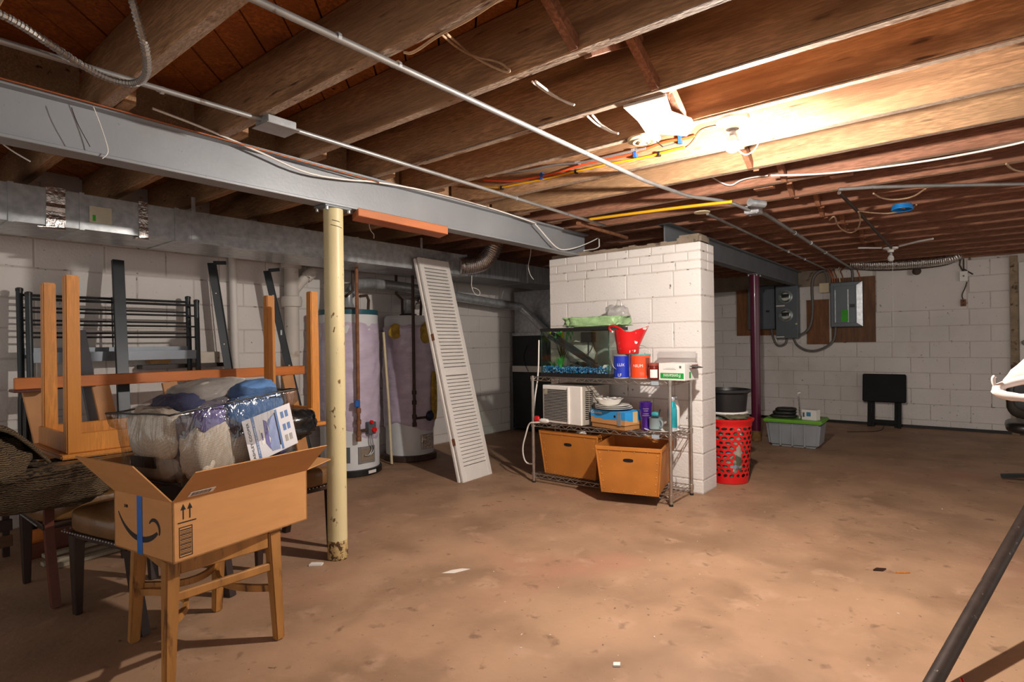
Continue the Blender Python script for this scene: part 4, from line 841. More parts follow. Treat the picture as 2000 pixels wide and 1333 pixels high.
leather_chair('brown leather dining chair just behind the cardboard box', 1.02, 2.975, math.radians(12), False)
leather_chair('brown leather dining chair between cardboard box and cream column', 1.73, 3.14, PI, False)

# dark woven blanket heaped on the left chair
weave = mat('woven_blanket', '#4a3c2e', .95, var=.3, scale=7, bump=.8, bscale=22)
nt = weave.node_tree; N_ = nt.nodes; L_ = nt.links; b_ = N_['Principled BSDF']
geo = N_.new('ShaderNodeNewGeometry'); wv = N_.new('ShaderNodeTexWave'); wv.bands_direction = 'Z'; wv.inputs['Scale'].default_value = 42; wv.inputs['Distortion'].default_value = 5; wv.inputs['Detail'].default_value = 3; wv.inputs['Detail Scale'].default_value = 1.6
L_.new(geo.outputs['Position'], wv.inputs['Vector']); x_ = N_.new('ShaderNodeMix'); x_.data_type = 'RGBA'; L_.new(wv.outputs['Fac'], x_.inputs[0]); x_.inputs[6].default_value = C('#15110d'); x_.inputs[7].default_value = C('#6f5b42'); L_.new(x_.outputs[2], b_.inputs['Base Color'])
t = thing('woven_blanket', 'dark patterned woven blanket heaped at the far left', 'blanket', (.5, 3.4, .49))
m = M(); lump(m, (.36, 3.42, .655), (.30, .30, .17), 3.2, .12, 2.2, 4, 60, 30, rz=-.15, fold=.18); lump(m, (.70, 3.33, .562), (.25, .28, .088), 3.2, .12, 2.4, 6, 50, 20, rz=-.1, fold=.15); m.build('heap', weave, t, smooth=True)
m = M(); P = chaikin([(.36, 3.28, .76), (.46, 3.27, .86), (.55, 3.26, .85), (.63, 3.28, .77), (.70, 3.28, .68)], 2)
vs = []
for p in P:
    for j, dy in enumerate((-.05, 0, .10, .25)): vs.append(p + Vector((0, dy, -.03 * (dy / .25) + (.0 if j else -.02))))
fs = [(i * 4 + j, i * 4 + j + 1, (i + 1) * 4 + j + 1, (i + 1) * 4 + j) for i in range(len(P) - 1) for j in range(3)]
m.add(vs, fs); o = m.build('folded_edge', weave, t, smooth=True); md = o.modifiers.new('solid', 'SOLIDIFY'); md.thickness = .012

# upside-down honey pine table
t = thing('wooden_table', 'honey pine table lying upside down with legs in the air', 'table', (1.47, 3.64, .64))
TX0, TX1, TY0, TY1, TZ = .80, 2.16, 3.37, 3.90, .655
M().box(TX0 - .03, TX1 + .03, TY0 - .03, TY1 + .03, TZ, TZ + .022).build('table_top', MT['honey'], t, bevel=.006, seg=2)
for a in ((TX0 + .01, TX1 - .01, TY0, TY0 + .022), (TX0 + .01, TX1 - .01, TY1 - .022, TY1), (TX0, TX0 + .022, TY0 + .01, TY1 - .01), (TX1 - .022, TX1, TY0 + .01, TY1 - .01)):
    M().box(*a, TZ + .022, TZ + .115).build('apron', MT['honey'], t, bevel=.004)
for x, y in ((TX0 + .03, TY0 + .03), (TX1 - .03, TY0 + .03), (TX0 + .045, TY1 - .03), (TX1 - .075, TY1 - .03)):
    M().bar((x, y, TZ + .022), (x - .0, y, 1.535), .062, .062, (0, 1, 0), w2=.056, d2=.056).build('leg', MT['honey'], t, bevel=.005, seg=2)
M().box(1.05, 1.35, 3.45, 3.80, TZ + .024, TZ + .04).build('paper_label', MT['white'], t)

# orange side frame of a bed behind the table
t = thing('bed_side_frame', 'orange stained wooden bed frame with slanted supports behind the table', 'bed frame', (1.7, 4.3, 0))
M().box(.78, 2.62, 4.30, 4.335, .945, 1.015).build('top_rail', MT['orange_wood'], t, bevel=.004)
M().box(.76, .92, 4.20, 4.34, .935, .95).build('end_plate', MT['redwood'], t, bevel=.002)
M().box(.80, 2.75, 4.22, 4.26, .05, .135).build('bottom_rail', MT['orange_wood'], t, bevel=.004)
for x in (.86, 1.20, 1.60, 2.47): M().bar((x, 4.318, .945), (x + .13, 4.24, .10), .024, .095, (1, 0, 0)).build('support', mat('pale_support', '#bd8550', .5, var=.15, scale=7, bump=.05), t, bevel=.003)
for x in (.80, 2.71): M().box(x, x + .04, 4.22, 4.26, 0, .05).build('foot', MT['darkwood'], t)

# black metal headboards leaning on the wall
def headboard(label, x0, x1, y, zt_, mt):
    t = thing('metal_headboard', label, 'headboard', (x0, y, .0), group='metal headboards')
    lean = .06
    Y = lambda z: y + lean * (z / 1.6)
    for x in (x0, x1): M().tube([(x, Y(.02), .02), (x, Y(zt_ + .02), zt_ + .02)], .0185, 12).build('post', mt, t, smooth='auto')
    for k in range(4):
        z = zt_ - .012 - k * .082; M().tube([(x0, Y(z), z), (x1, Y(z), z)], .0068 if k else .009, 8).build('bar', mt, t, smooth='auto')
    z = zt_ - .39; M().box(x0, x1, Y(z) - .008, Y(z) + .008, z - .033, z + .033).build('flat_rail', MT['greym'], t)
    M().box(x0, x1, Y(.45) - .008, Y(.45) + .008, .42, .48).build('flat_rail', MT['greym'], t)
    M().tube([((x0 + x1) / 2, Y(zt_), zt_), ((x0 + x1) / 2, Y(zt_ - .39), zt_ - .39)], .005, 6).build('bar', mt, t)
    for x in (x0, x1): M().lathe([(.021, zt_ + .012), (.021, zt_ + .03), (.010, zt_ + .036), (0, zt_ + .036)], (x, Y(zt_), 0), 12).build('post_cap', MT['black'], t, smooth='auto')
    return t
headboard('black metal slatted headboard nearest the left wall', .90, 1.92, 4.74, 1.545, MT['blackm'])
headboard('black metal slatted headboard in front of its twin', .93, 1.95, 4.66, 1.515, MT['blackm'])
def rail(name, label, a, b_, w, d, mt, up, holes=0, hook=False):
    t = thing(name, label, 'bed rail', b_); a, b_ = Vector(a), Vector(b_)
    ax = (b_ - a).normalized(); M().bar(a, b_, w, d, up).build('bar', mt, t, bevel=.002)
    sd = ax.cross(Vector(up)).normalized()
    for k in range(holes):
        p = a + (b_ - a) * ((k + .6) / (holes + .4)) - Vector(up).normalized() * (d / 2 + .0005); M().lathe([(.005, -.001), (.005, .001)], n=8, T=frame(p, (1, 0, 0), (0, 0, 1))).build('hole', MT['white'], t)
    if hook: M().bar(a + sd * .02, a + sd * .12, .03, .008, (0, 1, 0)).build('hook_plate', mt, t)
    return t
rail('bed_rail', 'tall flat grey metal bar leaning in front of the headboards', (1.42, 4.70, 1.80), (1.36, 4.36, .02), .072, .03, MT['blackm'], (0, 1, .1))
rail('bed_rail', 'short grey metal post with four holes leaning by the headboards', (1.16, 4.60, 1.30), (1.30, 4.42, .02), .075, .03, MT['greym'], (0, 1, .1), 2)
t = rail('angle_rail', 'black angle iron bed rail left of the white wall pipe', (2.10, 4.80, 1.86), (2.27, 4.60, .05), .06, .004, MT['blackm'], (0, 1, .1), 4, True)
M().bar((2.14, 4.82, 1.855), (2.31, 4.62, .05), .004, .05, (0, 1, .1)).build('angle_side', MT['blackm'], t)
t = rail('angle_rail', 'black slotted angle iron bed rail next to the thick soil pipe', (2.535, 4.74, 1.83), (2.84, 4.55, .05), .06, .004, MT['blackm'], (0, 1, .1), 0, True)
M().bar((2.57, 4.76, 1.825), (2.875, 4.57, .05), .004, .05, (0, 1, .1)).build('angle_side', MT['blackm'], t)
for k in range(4):
    s = .13 + k * .17; p = Vector((2.535, 4.74, 1.83)).lerp(Vector((2.84, 4.55, .05)), s); M().box(p.x - .006, p.x + .010, p.y - .006, p.y - .003, p.z - .022, p.z + .022).build('slot', MT['galv'], t)

# wire crate of bent black tube behind the table
t = thing('wire_crate', 'black bent-tube wire crate behind the upside-down table', 'crate', (.98, 4.5, .4))
BT = mat('black_gloss_tube', '#131416', .25, .2, var=.1)
for y in (4.43, 4.56): M().tube(chaikin([(.86, y, .30), (.86, y, .80), (.86, y, .93), (.95, y, .95), (1.12, y, .95)], 3), .02, 12).build('tube_frame', BT, t, smooth='auto')
m = M()
for z in (.50, .60, .70, .80): m.tube([(.86, 4.47, z), (1.12, 4.47, z)], .003, 5)
for k in range(3): m.tube([(.93 + k * .08, 4.47, .35), (.93 + k * .08, 4.47, .93)], .003, 5)
s = m.build('wire_mesh', MT['chrome'], t); s['kind'] = 'stuff'
for y in (4.43, 4.56): M().tube([(.86, y, 0), (.86, y, .32)], .018, 10).build('leg', BT, t)
# boards under and behind the chairs
t = thing('slatted_crate', 'dark slatted wooden crate at the far left behind the chairs', 'crate', (.5, 4.35, 0))
for k in range(4): M().box(.10, .76, 4.28, 4.30, .06 + k * .09, .125 + k * .09).build('slat', MT['darkwood'] if k % 2 else mat('worn_brown_slat', '#5d4128', .7, var=.3, scale=9), t, bevel=.003)
for x in (.12, .72): M().box(x, x + .03, 4.30, 4.33, 0, .42).build('upright', MT['darkwood'], t)
t = thing('stepped_board', 'red-brown stepped wooden board standing behind the left chair', 'board', (1.1, 4.2, 0))
M().prism([(0, 0), (.55, 0), (.55, .27), (.17, .27), (.17, .19), (.10, .19), (.10, .08), (0, .08)], 0, .03, T=frame((.80, 4.16, .0), (1, -.06, .05), (0, 0, 1))).build('board', MT['redwood'], t, bevel=.002)
for k, (y, z, x0) in enumerate(((3.86, .012, .86), (3.95, .012, .82), (4.02, .036, .84))):
    tag(M().bar((x0, y, z), (x0 + .95, y + .10, z), .045, .02).build('wooden_lath', mat('grey_lath', '#8c8270', .7, var=.25, scale=8), bevel=.002), ('front', 'middle', 'rear')[k] + ' grey wooden lath lying on the floor behind the chairs', 'lath', 'laths on the floor')

# ------------------------------------------------------------------ white louvred folding door
t = thing('louvered_door', 'white louvred folding door leaning against the air duct', 'door', (3.5, 3.36, 0))
dn = Vector((3.515, 3.372, 0)); dt = Vector((3.585, 3.868, 1.957)); wdir = Vector((.4, .025, 0)).normalized()
T = frame(dn, wdir, dt - dn); DL, DW, DT_ = (dt - dn).length, .405, .024
def bx(m_, x0, x1, y0, y1, z0, z1): return m_.box(x0, x1, y0, y1, z0, z1, T=T)
for leaf, zo in ((0, 0), (1, -.034)):
    L0 = 0 if leaf == 0 else .012
    for x in (0, DW - .05): bx(M(), x - L0, x + .05 - L0, 0, DL, zo - DT_, zo).build('stile', MT['white'], t, bevel=.003)
    for y0, y1 in ((0, .13), (.93, 1.0), (DL - .09, DL)): bx(M(), .05 - L0, DW - .05 - L0, y0, y1, zo - DT_, zo - .001).build('rail', MT['white'], t, bevel=.003)
    if leaf == 0:
        for y0, y1, n_ in ((.135, .925, 25), (1.005, DL - .095, 28)):
            for k in range(n_):
                y = y0 + (y1 - y0) * (k + .5) / n_; hw = (y1 - y0) / n_
                M().hexa([(.05, y - hw * .44, -.006), (DW - .05, y - hw * .44, -.006), (DW - .05, y + hw * .40, -.012), (.05, y + hw * .40, -.012)], [(.05, y - hw * .46, .001), (DW - .05, y - hw * .46, .001), (DW - .05, y + hw * .36, -.006), (.05, y + hw * .36, -.006)], T=T).build('slat', MT['white'], t)
    else: bx(M(), .05 - L0, DW - .05 - L0, .13, DL - .09, zo - .014, zo - .010).build('panel', MT['white'], t)
for y in (.35, 1.28): bx(M(), -.005, .002, y - .03, y + .03, -.05, -.002).build('hinge', MT['rust_pipe'], t)
# ------------------------------------------------------------------ wire shelving with its load
SX0, SX1, SY0, SY1 = 3.885, 4.265, 1.69, 2.905
SZ = (.075, .505, .89)
t = thing('wire_shelf', 'chrome wire shelving unit with three shelves beside the pier', 'shelf', (4.08, 2.3, 0))
for x in (SX0, SX1):
    for y in (SY0, SY1):
        p = M().tube([(x, y, .012), (x, y, .90)], .0125, 12).build('post', MT['chrome'], t, smooth='auto')
        M().lathe([(.015, 0), (.015, .012), (.0125, .016)], (x, y, 0), 12).build('foot', MT['black'], p)
for z in SZ:
    sh = M().tube([(SX0, SY0, z), (SX0, SY1, z), (SX1, SY1, z), (SX1, SY0, z), (SX0, SY0, z)], .0042, 6).build('shelf', MT['chrome'], t)
    M().tube([(SX0, SY0, z - .03), (SX0, SY1, z - .03), (SX1, SY1, z - .03), (SX1, SY0, z - .03), (SX0, SY0, z - .03)], .0038, 6).build('lower_wire', MT['chrome'], sh)
    for x in (SX0, SX1):
        n = 30; M().tube([(x, SY0 + (SY1 - SY0) * k / n, z - (.002 if k % 2 else .028)) for k in range(n + 1)], .0028, 5).build('zigzag_wire', MT['chrome'], sh)
    for y in (SY0, SY1):
        n = 10; M().tube([(SX0 + (SX1 - SX0) * k / n, y, z - (.002 if k % 2 else .028)) for k in range(n + 1)], .0028, 5).build('zigzag_wire', MT['chrome'], sh)
    n = 38; y0 = SY0
    for k in range(1, n):
        y = SY0 + (SY1 - SY0) * k / n; M().tube([(SX0, y, z + .003), (SX1, y, z + .003)], .0022, 5).build('cross_wire', MT['chrome'], sh)
    for x in (SX0 + .12, SX0 + .25): M().tube([(x, SY0, z - .003), (x, SY1, z - .003)], .003, 5).build('stiffener', MT['chrome'], sh)
    for x in (SX0, SX1):
        for y in (SY0, SY1): M().lathe([(.016, -.035), (.018, .006), (.0135, .008)], (x, y, z), 12).build('collar', MT['chrome'], sh, smooth='auto')
for y, z in ((1.80, .877), (1.80, .49)): M().box(SX0 - .009, SX0 - .005, y - .028, y + .028, z - .018, z + .010).build('label_tag', mat('tag_grey', '#9aa7b2', .5), t)
ST = SZ[2] + .0055; SM = SZ[1] + .0055; SB = SZ[0] + .0055

# aquarium
t = thing('aquarium', 'glass fish tank with blue gravel and plastic plants on the top shelf', 'aquarium', (4.06, 2.5, ST))
ax0, ax1, ay0, ay1, az0, az1 = 3.93, 4.23, 2.20, 2.845, ST, ST + .40
M().box(ax0 - .006, ax1 + .006, ay0 - .006, ay1 + .006, az0, az0 + .03).build('base_frame', MT['black'], t, bevel=.003)
for a in ((ax0 - .006, ax0 + .012, ay0 - .006, ay1 + .006), (ax1 - .012, ax1 + .006, ay0 - .006, ay1 + .006), (ax0 + .012, ax1 - .012, ay0 - .006, ay0 + .012), (ax0 + .012, ax1 - .012, ay1 - .012, ay1 + .006)):
    M().box(*a, az1 - .025, az1).build('top_frame', MT['black'], t, bevel=.002)
for a in ((ax0, ax0 + .003, ay0, ay1), (ax1 - .003, ax1, ay0, ay1), (ax0 + .003, ax1 - .003, ay0, ay0 + .003), (ax0 + .003, ax1 - .003, ay1 - .003, ay1)):
    M().box(*a, az0 + .03, az1 - .025).build('glass_pane', MT['glass'], t)
for y in (ay0 + .002, ay1 - .002): M().box(ax0 + .0, ax0 + .006, y - .003, y + .003, az0 + .03, az1 - .025).build('silicone_seam', MT['glassgreen'], t)
grv = [mat('blue_gravel', '#2f8fd0', .4, var=.4, scale=70), mat('deep_blue_gravel', '#17508f', .4, var=.3, scale=70), mat('pale_gravel', '#8fc6e6', .4, var=.2, scale=70)]
m = M()
for k in range(5200):
    x, y = random.uniform(ax0 + .008, ax1 - .008), random.uniform(ay0 + .008, ay1 - .008); r = random.uniform(.005, .008)
    z = az0 + .033 + random.random() * (.044 + .02 * noise.noise((y * 7, x * 7, 0))) 
    q = [Vector((x, y, z)) + Vector((random.uniform(.7, 1.2) * r * sx, random.uniform(.7, 1.2) * r * sy, random.uniform(.7, 1.2) * r * sz)) for sx, sy, sz in ((1, 0, 0), (0, 1, 0), (-1, 0, 0), (0, -1, 0), (0, 0, 1), (0, 0, -1))]
    m.add(q, [(0, 1, 4), (1, 2, 4), (2, 3, 4), (3, 0, 4), (1, 0, 5), (2, 1, 5), (3, 2, 5), (0, 3, 5)], (0, 0, 1, 2)[k % 4])
g_ = m.build('gravel', grv, t); g_['kind'] = 'stuff'
def plant(y, x, h, n, mt_, spread, z=az0 + .04):
    m = M()
    for k in range(n):
        a = random.uniform(0, 2 * PI); d = Vector((math.cos(a), math.sin(a), 0)); hh = h * random.uniform(.6, 1); s = spread * random.uniform(.3, 1); w = d.cross(Vector((0, 0, 1))) * .0035
        P = [Vector((x, y, z)) + d * s * q * q + Vector((0, 0, hh * q)) for q in (0, .35, .7, 1)]
        vs = []
        for i, p in enumerate(P): ww = w * (1, 1.2, .9, .1)[i]; vs += [p - ww, p + ww]
        m.add(vs, [(0, 1, 3, 2), (2, 3, 5, 4), (4, 5, 7, 6)])
    o = m.build('plastic_plant', mt_, t); md = o.modifiers.new('s', 'SOLIDIFY'); md.thickness = .0012; return o
GR = mat('green_plant', '#3aa24a', .5, var=.3, scale=30); YL = mat('yellow_plant', '#b6c91e', .5, var=.3, scale=30); DG = mat('dark_plant', '#223a26', .6, var=.3, scale=20)
plant(2.70, 4.0, .14, 34, GR, .06); plant(2.80, 4.05, .09, 16, GR, .05); plant(2.40, 4.02, .05, 22, YL, .05); plant(2.76, 4.12, .30, 30, DG, .09)
m = M()
for y, mt_, nn in ((2.80, 0, 12), (2.72, 1, 16), (2.75, 0, 8)):
    for k in range(nn):
        x = random.uniform(4.0, 4.18); yy = y + random.uniform(-.04, .04); z = az1 - random.uniform(.03, .10)
        m.add([(x, yy - .01, z), (x + .004, yy, z - .03), (x, yy + .01, z), (x - .004, yy, z + .03)], [(0, 1, 2, 3)], mt_)
o = m.build('hanging_leaves', [YL, GR], t); md = o.modifiers.new('s', 'SOLIDIFY'); md.thickness = .0015
for y0, y1, dz in ((2.815, 2.33, 0), (2.80, 2.36, .028)):
    M().bar((3.99 + dz, y0, az1 - .06 + dz), (3.99 + dz, y1, az0 + .075 + dz), .03, .022, (1, 0, 0)).build('lamp_hood', MT['charcoal'], t, bevel=.004)
M().box(4.13, 4.20, 2.47, 2.58, az1 - .12, az1 - .035).build('filter_box', MT['black'], t, bevel=.004); M().tube([(4.14, 2.51, az1 - .12), (4.14, 2.51, az0 + .17)], .007, 8).build('filter_tube', MT['black'], t)
M().tube(chaikin([(4.13, 2.49, az1 - .05), (4.12, 2.44, az1 - .15), (4.08, 2.50, az1 - .24), (4.06, 2.64, az1 - .20)]), .003, 6).build('wire', MT['black'], t)
m = M(); lump(m, (4.10, 2.56, az0 + .075), (.06, .10, .04), 2.2, .25, 3, 4, 24, 12); m.build('rock', mat('dark_rock', '#3a3d38', .8, var=.4, scale=20, bump=.6), t, smooth=True)
m = M(); lump(m, (4.16, 2.60, az0 + .19), (.03, .14, .10), 2.6, .2, 3, 9, 30, 14, fold=.3); m.build('plastic_liner', mat('pale_liner', '#b8b6ae', .4, var=.3, scale=12, bump=.4, bscale=14), t, smooth=True)
M().tube([(3.975, 2.265, az0 + .075), (3.975, 2.235, az0 + .075)], .028, 16).build('jar', MT['white'], t, smooth='auto'); M().tube([(3.96, 2.225, az0 + .073), (3.96, 2.21, az0 + .073)], .026, 16).build('jar_lid', mat('teal_lid', '#4f8d98', .4), t, smooth='auto')
# bags on the tank
t = thing('plastic_bag', 'folded light green plastic bag on top of the fish tank', 'bag', (4.05, 2.4, az1))
m = M(); lump(m, (4.05, 2.37, az1 + .045), (.11, .255, .04), 9, .10, 3.4, 3, 70, 26, rz=.03, fold=.38); m.build('film', mat('green_film', '#93b482', .35, var=.25, scale=14, bump=.8, bscale=22, coat=.3), t, smooth=True)
t = thing('plastic_bag', 'clear crumpled plastic bag behind the green bag on the fish tank', 'bag', (4.17, 2.3, az1))
m = M(); lump(m, (4.175, 2.26, az1 + .09), (.06, .10, .085), 2.4, .25, 3, 8, 36, 18, fold=.3); m.build('film', clear('hazy_film', '#e9e9e9', .10, .2, .35, '#d9d5d2'), t, smooth=True)
m = M().tube(chaikin([(4.17, 2.26, az1 + .15), (4.17, 2.25, az1 + .22), (4.17, 2.22, az1 + .22), (4.17, 2.21, az1 + .14)], 3), .007, 7); m.build('handle', clear('hazy_film2', '#e9e9e9', .10, .2, .35, '#d9d5d2'), t, smooth=True)
# paint cans
def can(label, x, y, r, h, mt_, lid, words, wc, group='paint cans'):
    t = thing('paint_can', label, 'can', (x, y, ST), group=group)
    M().lathe([(r, .006), (r, h - .008)], (x, y, ST), 30).build('body', mt_, t, smooth='auto')
    M().lathe([(r * .96, 0), (r + .002, .003), (r + .002, .008), (r, .010)], (x, y, ST), 30).build('bottom_rim', MT['galv'], t, smooth='auto')
    M().lathe([(r, h - .010), (r + .0025, h - .006), (r + .0025, h), (r * .88, h + .001), (r * .86, h - .006), (0, h - .006)], (x, y, ST), 30).build('lid', lid, t, smooth='auto')
    return t
cb = can('blue paint can on the top shelf between the fish tank and the red can', 3.955, 2.105, .060, .182, mat('can_blue', '#1530a8', .35, var=.05, coat=.3), MT['galv'], '', None)
cr = can('orange-red paint can with wire handle on the top shelf', 3.965, 1.955, .074, .185, mat('can_orange', '#e2461b', .35, var=.06, coat=.3), mat('teal_paint_rim', '#5f9c96', .4, var=.2, scale=30), '', None)
def curved_text(s, size, mt_, parent, cx, cy, r, a, z, name='lettering'):
    o = text(s, size, mt_, parent, Matrix.Identity(4), name, .0002)
    for v in o.data.vertices:
        an = a + v.co.x / r; v.co = Vector((cx + (r + .0006 + v.co.z) * math.cos(an), cy + (r + .0006 + v.co.z) * math.sin(an), z + v.co.y))
    return o
AV = math.atan2(-2.0, -3.95)
curved_text('LUX', .03, MT['white'], cb, 3.955, 2.105, .060, AV - .1, ST + .105); curved_text('LF', .032, MT['white'], cb, 3.955, 2.105, .060, AV - .25, ST + .028)
curved_text('NIUM', .03, MT['white'], cr, 3.965, 1.955, .074, AV - .25, ST + .10)
for k in range(3): curved_text('_____', .012, MT['white'], cr, 3.965, 1.955, .074, AV + .15, ST + .055 - k * .008)
m = M(); n = 10
for i in range(n):
    a0, a1 = AV + .55 + i * .05, AV + .55 + (i + 1) * .05
    m.hexa([(3.965 + .0745 * math.cos(a0), 1.955 + .0745 * math.sin(a0), ST + .03), (3.965 + .0752 * math.cos(a0), 1.955 + .0752 * math.sin(a0), ST + .03), (3.965 + .0752 * math.cos(a1), 1.955 + .0752 * math.sin(a1), ST + .03), (3.965 + .0745 * math.cos(a1), 1.955 + .0745 * math.sin(a1), ST + .03)],
           [(3.965 + .0745 * math.cos(a0), 1.955 + .0745 * math.sin(a0), ST + .16), (3.965 + .0752 * math.cos(a0), 1.955 + .0752 * math.sin(a0), ST + .16), (3.965 + .0752 * math.cos(a1), 1.955 + .0752 * math.sin(a1), ST + .16), (3.965 + .0745 * math.cos(a1), 1.955 + .0745 * math.sin(a1), ST + .16)])
m.build('side_label', mat('label_maroon', '#7d3a2c', .5, var=.3, scale=60), cr)
M().tube([(3.965 + .02, 1.955 + .076 * math.cos(a), ST + .165 + .085 * math.sin(a)) for a in [PI * k / 20 for k in range(21)]], .0018, 6).build('wire_handle', MT['chrome'], cr, smooth=True)
M().tube([(3.955 - .064 * math.cos(a * .5 - .2), 2.105 - .064 * math.sin(a) * -.0 + .05 * math.cos(a), ST + .14 - .07 * math.sin(a)) for a in [PI * k / 16 for k in range(17)]], .0018, 6).build('wire_handle', MT['chrome'], cb, smooth=True)
# red pail on the cans
t = thing('paint_pail', 'paint-splashed red plastic pail with a pouring lip on the paint cans', 'pail', (4.0, 2.07, ST + .187))
pz = ST + .188; px, py = 3.985, 2.065; m = M(); n = 32
spl = mat('splashed_red', '#c8191c', .35, var=.06, coat=.2, spots=((16, .63, .02, '#e8dfda'),))
prof = [(.078, 0), (.082, .004), (.088, .06), (.096, .12), (.106, .185)]; vs = []
for r, z in prof + [(r - .003, z) for r, z in prof[::-1]]:
    for j in range(n):
        a = 2 * PI * j / n; lip = max(0, math.cos(a + 1.05)) ** 6 * .055 * max(0, (z - .06) / .125); dip = -.018 * max(0, math.sin(a * 2 + .4)) * max(0, (z - .12) / .065)
        vs.append((px + (r + lip) * math.cos(a), py + (r + lip) * math.sin(a), pz + z + lip * .5 + dip))
k_ = len(prof) * 2
m.add(vs, [(i * n + j, i * n + (j + 1) % n, (i + 1) * n + (j + 1) % n, (i + 1) * n + j) for i in range(k_ - 1) for j in range(n)] + [tuple(range(n - 1, -1, -1)), tuple((k_ - 1) * n + j for j in range(n))])
m.build('body', spl, t, smooth='auto')
M().tube(chaikin([(px - .05, py + .10, pz + .165), (px - .06, py + .135, pz + .20), (px - .07, py + .10, pz + .222), (px - .085, py + .03, pz + .20), (px - .09, py - .02, pz + .165)]), .009, 8).build('handle', spl, t, smooth=True)
# jar, small cartons
t = thing('glass_jar', 'dark red jar with white label beside the orange paint can', 'jar', (3.95, 1.80, ST))
M().lathe([(.036, 0), (.042, .008), (.042, .085), (.036, .098), (.036, .104)], (3.94, 1.835, ST), 22).build('body', mat('jar_red', '#6b1f18', .2, var=.1, coat=.4), t, smooth='auto'); M().lathe([(.039, .103), (.039, .12), (.036, .123), (0, .123)], (3.94, 1.835, ST), 22).build('lid', mat('red_lid', '#8d4338', .4), t, smooth='auto')
m = M()
for i in range(10):
    a0, a1 = AV - .7 + i * .13, AV - .7 + (i + 1) * .13; R0, R1 = .0425, .0432
    m.hexa(*[[(3.94 + r_ * math.cos(a_), 1.835 + r_ * math.sin(a_), ST + z) for r_, a_ in ((R0, a0), (R1, a0), (R1, a1), (R0, a1))] for z in (.015, .075)])
m.build('paper_label', MT['white'], t)
t = thing('small_carton', 'white carton with an upside-down green name band at the shelf corner', 'box', (4.0, 1.66, ST), math.radians(-4), local=True)
M().box(-.10, .12, -.085, .115, 0, .122).build('body', MT['white'], t, bevel=.002)
GB = mat('green_band', '#1f8f3e', .5, var=.05); T = frame((-.1003, .01, .033), (0, -1, 0), (0, 0, 1))
M().box(-.092, .088, -.020, .020, 0, .0006, T=T).build('green_band', GB, t, bevel=.0)
text('Fontanini', .036, MT['white'], t, T @ Matrix.Translation((-.002, .002, .001)) @ Matrix.Rotation(PI, 4, 'Z'))
m = M(); m.box(-.07, .03, .045, .047, 0, .0006, T=T); m.box(-.05, .02, .053, .0545, 0, .0006, T=T); m.box(.055, .07, .055, .072, 0, .0006, T=T); m.build('small_print', MT['panel'], t)
T = frame((.01, -.0853, .06), (1, 0, 0), (0, 0, 1)); M().box(-.04, -.015, -.045, .0, 0, .0006, T=T).build('green_band', GB, t); M().box(.0, .10, .02, .05, 0, .0006, T=T).build('red_print', mat('maroon_print', '#8a5a52', .6), t)
M().box(-.05, .06, -.12, -.07, .122, .126, T=Matrix.Rotation(.25, 4, 'X')).build('dark_strap', MT['black'], t)
t = thing('clear_tray', 'clear plastic tray standing behind the white carton on the top shelf', 'tray', (4.2, 1.75, ST))
HZ = clear('hazy_plastic', '#f4f4f4', .06, .12, .12, '#dcd8d5')
M().box(4.17, 4.25, 1.62, 1.92, ST, ST + .20).build('tray_shell', HZ, t, bevel=.012, seg=2)

# window air conditioner
t = thing('air_conditioner', 'old window air conditioner with a slatted grille on the middle shelf', 'air conditioner', (4.06, 2.6, SM), math.radians(-6), local=True)
ow, od, oh = .205, .155, .315; GRL = mat('ac_grey', '#b5b0aa', .5, var=.08)
M().box(-od, od + .05, -ow, ow, .004, oh).build('case', mat('ac_case', '#a39b90', .55, var=.12, scale=7), t, bevel=.004)
M().box(-od - .02, -od, -ow, ow, .004, oh).build('front_panel', MT['white_plastic'], t, bevel=.006)
gp = M().box(-od - .024, -od - .019, -ow + .14, ow - .02, .03, oh - .03).build('grille', MT['charcoal'], t)
for k in range(20): M().box(-od - .034, -od - .023, -ow + .14, ow - .02, .038 + k * .0128, .0415 + k * .0128).build('slat', GRL, gp)
M().box(-od - .034, -od - .02, -ow + .118, -ow + .134, .01, oh - .01).build('trim_strip', MT['white_plastic'], t, bevel=.002)
for c_ in range(2):
    for k in range(15): M().box(-od + .03 + c_ * .055, -od + .075 + c_ * .055, -ow - .003, -ow - .0005, .05 + k * .0155, .057 + k * .0155).build('vent_slot', MT['black'], t)
M().box(-od - .026, -od - .02, ow - .06, ow - .025, oh - .075, oh - .035).build('tape_patch', MT['ivory'], t)
t = thing('power_cord', 'white power cord looping down beside the wire shelf', 'cord', (3.93, 2.93, .5))
M().tube(chaikin([(3.88, 2.80, .515), (3.86, 2.88, .51), (3.87, 2.94, .50), (3.885, 2.985, .40), (3.90, 3.04, .27), (3.92, 3.03, .15), (3.93, 2.97, .135), (3.92, 2.92, .155), (3.92, 2.925, .30), (3.92, 2.93, .50), (3.92, 2.915, .70), (3.92, 2.87, .90), (3.92, 2.86, 1.2)], 3), .0065, 7).build('cable', MT['white_plastic'], t, smooth=True)
t = thing('plug', 'red ended plug and white cord at the left of the middle shelf', 'plug', (3.89, 2.86, SM))
m = M(); lump(m, (3.885, 2.865, SM + .028), (.016, .028, .026), 2.5, .1, 2, 1, 16, 10); m.build('red_end', MT['red'], t, smooth=True); m = M(); lump(m, (3.88, 2.79, SM + .018), (.02, .05, .018), 2.5, .25, 3, 2, 18, 10); m.build('cord_bundle', MT['white_plastic'], t, smooth=True)
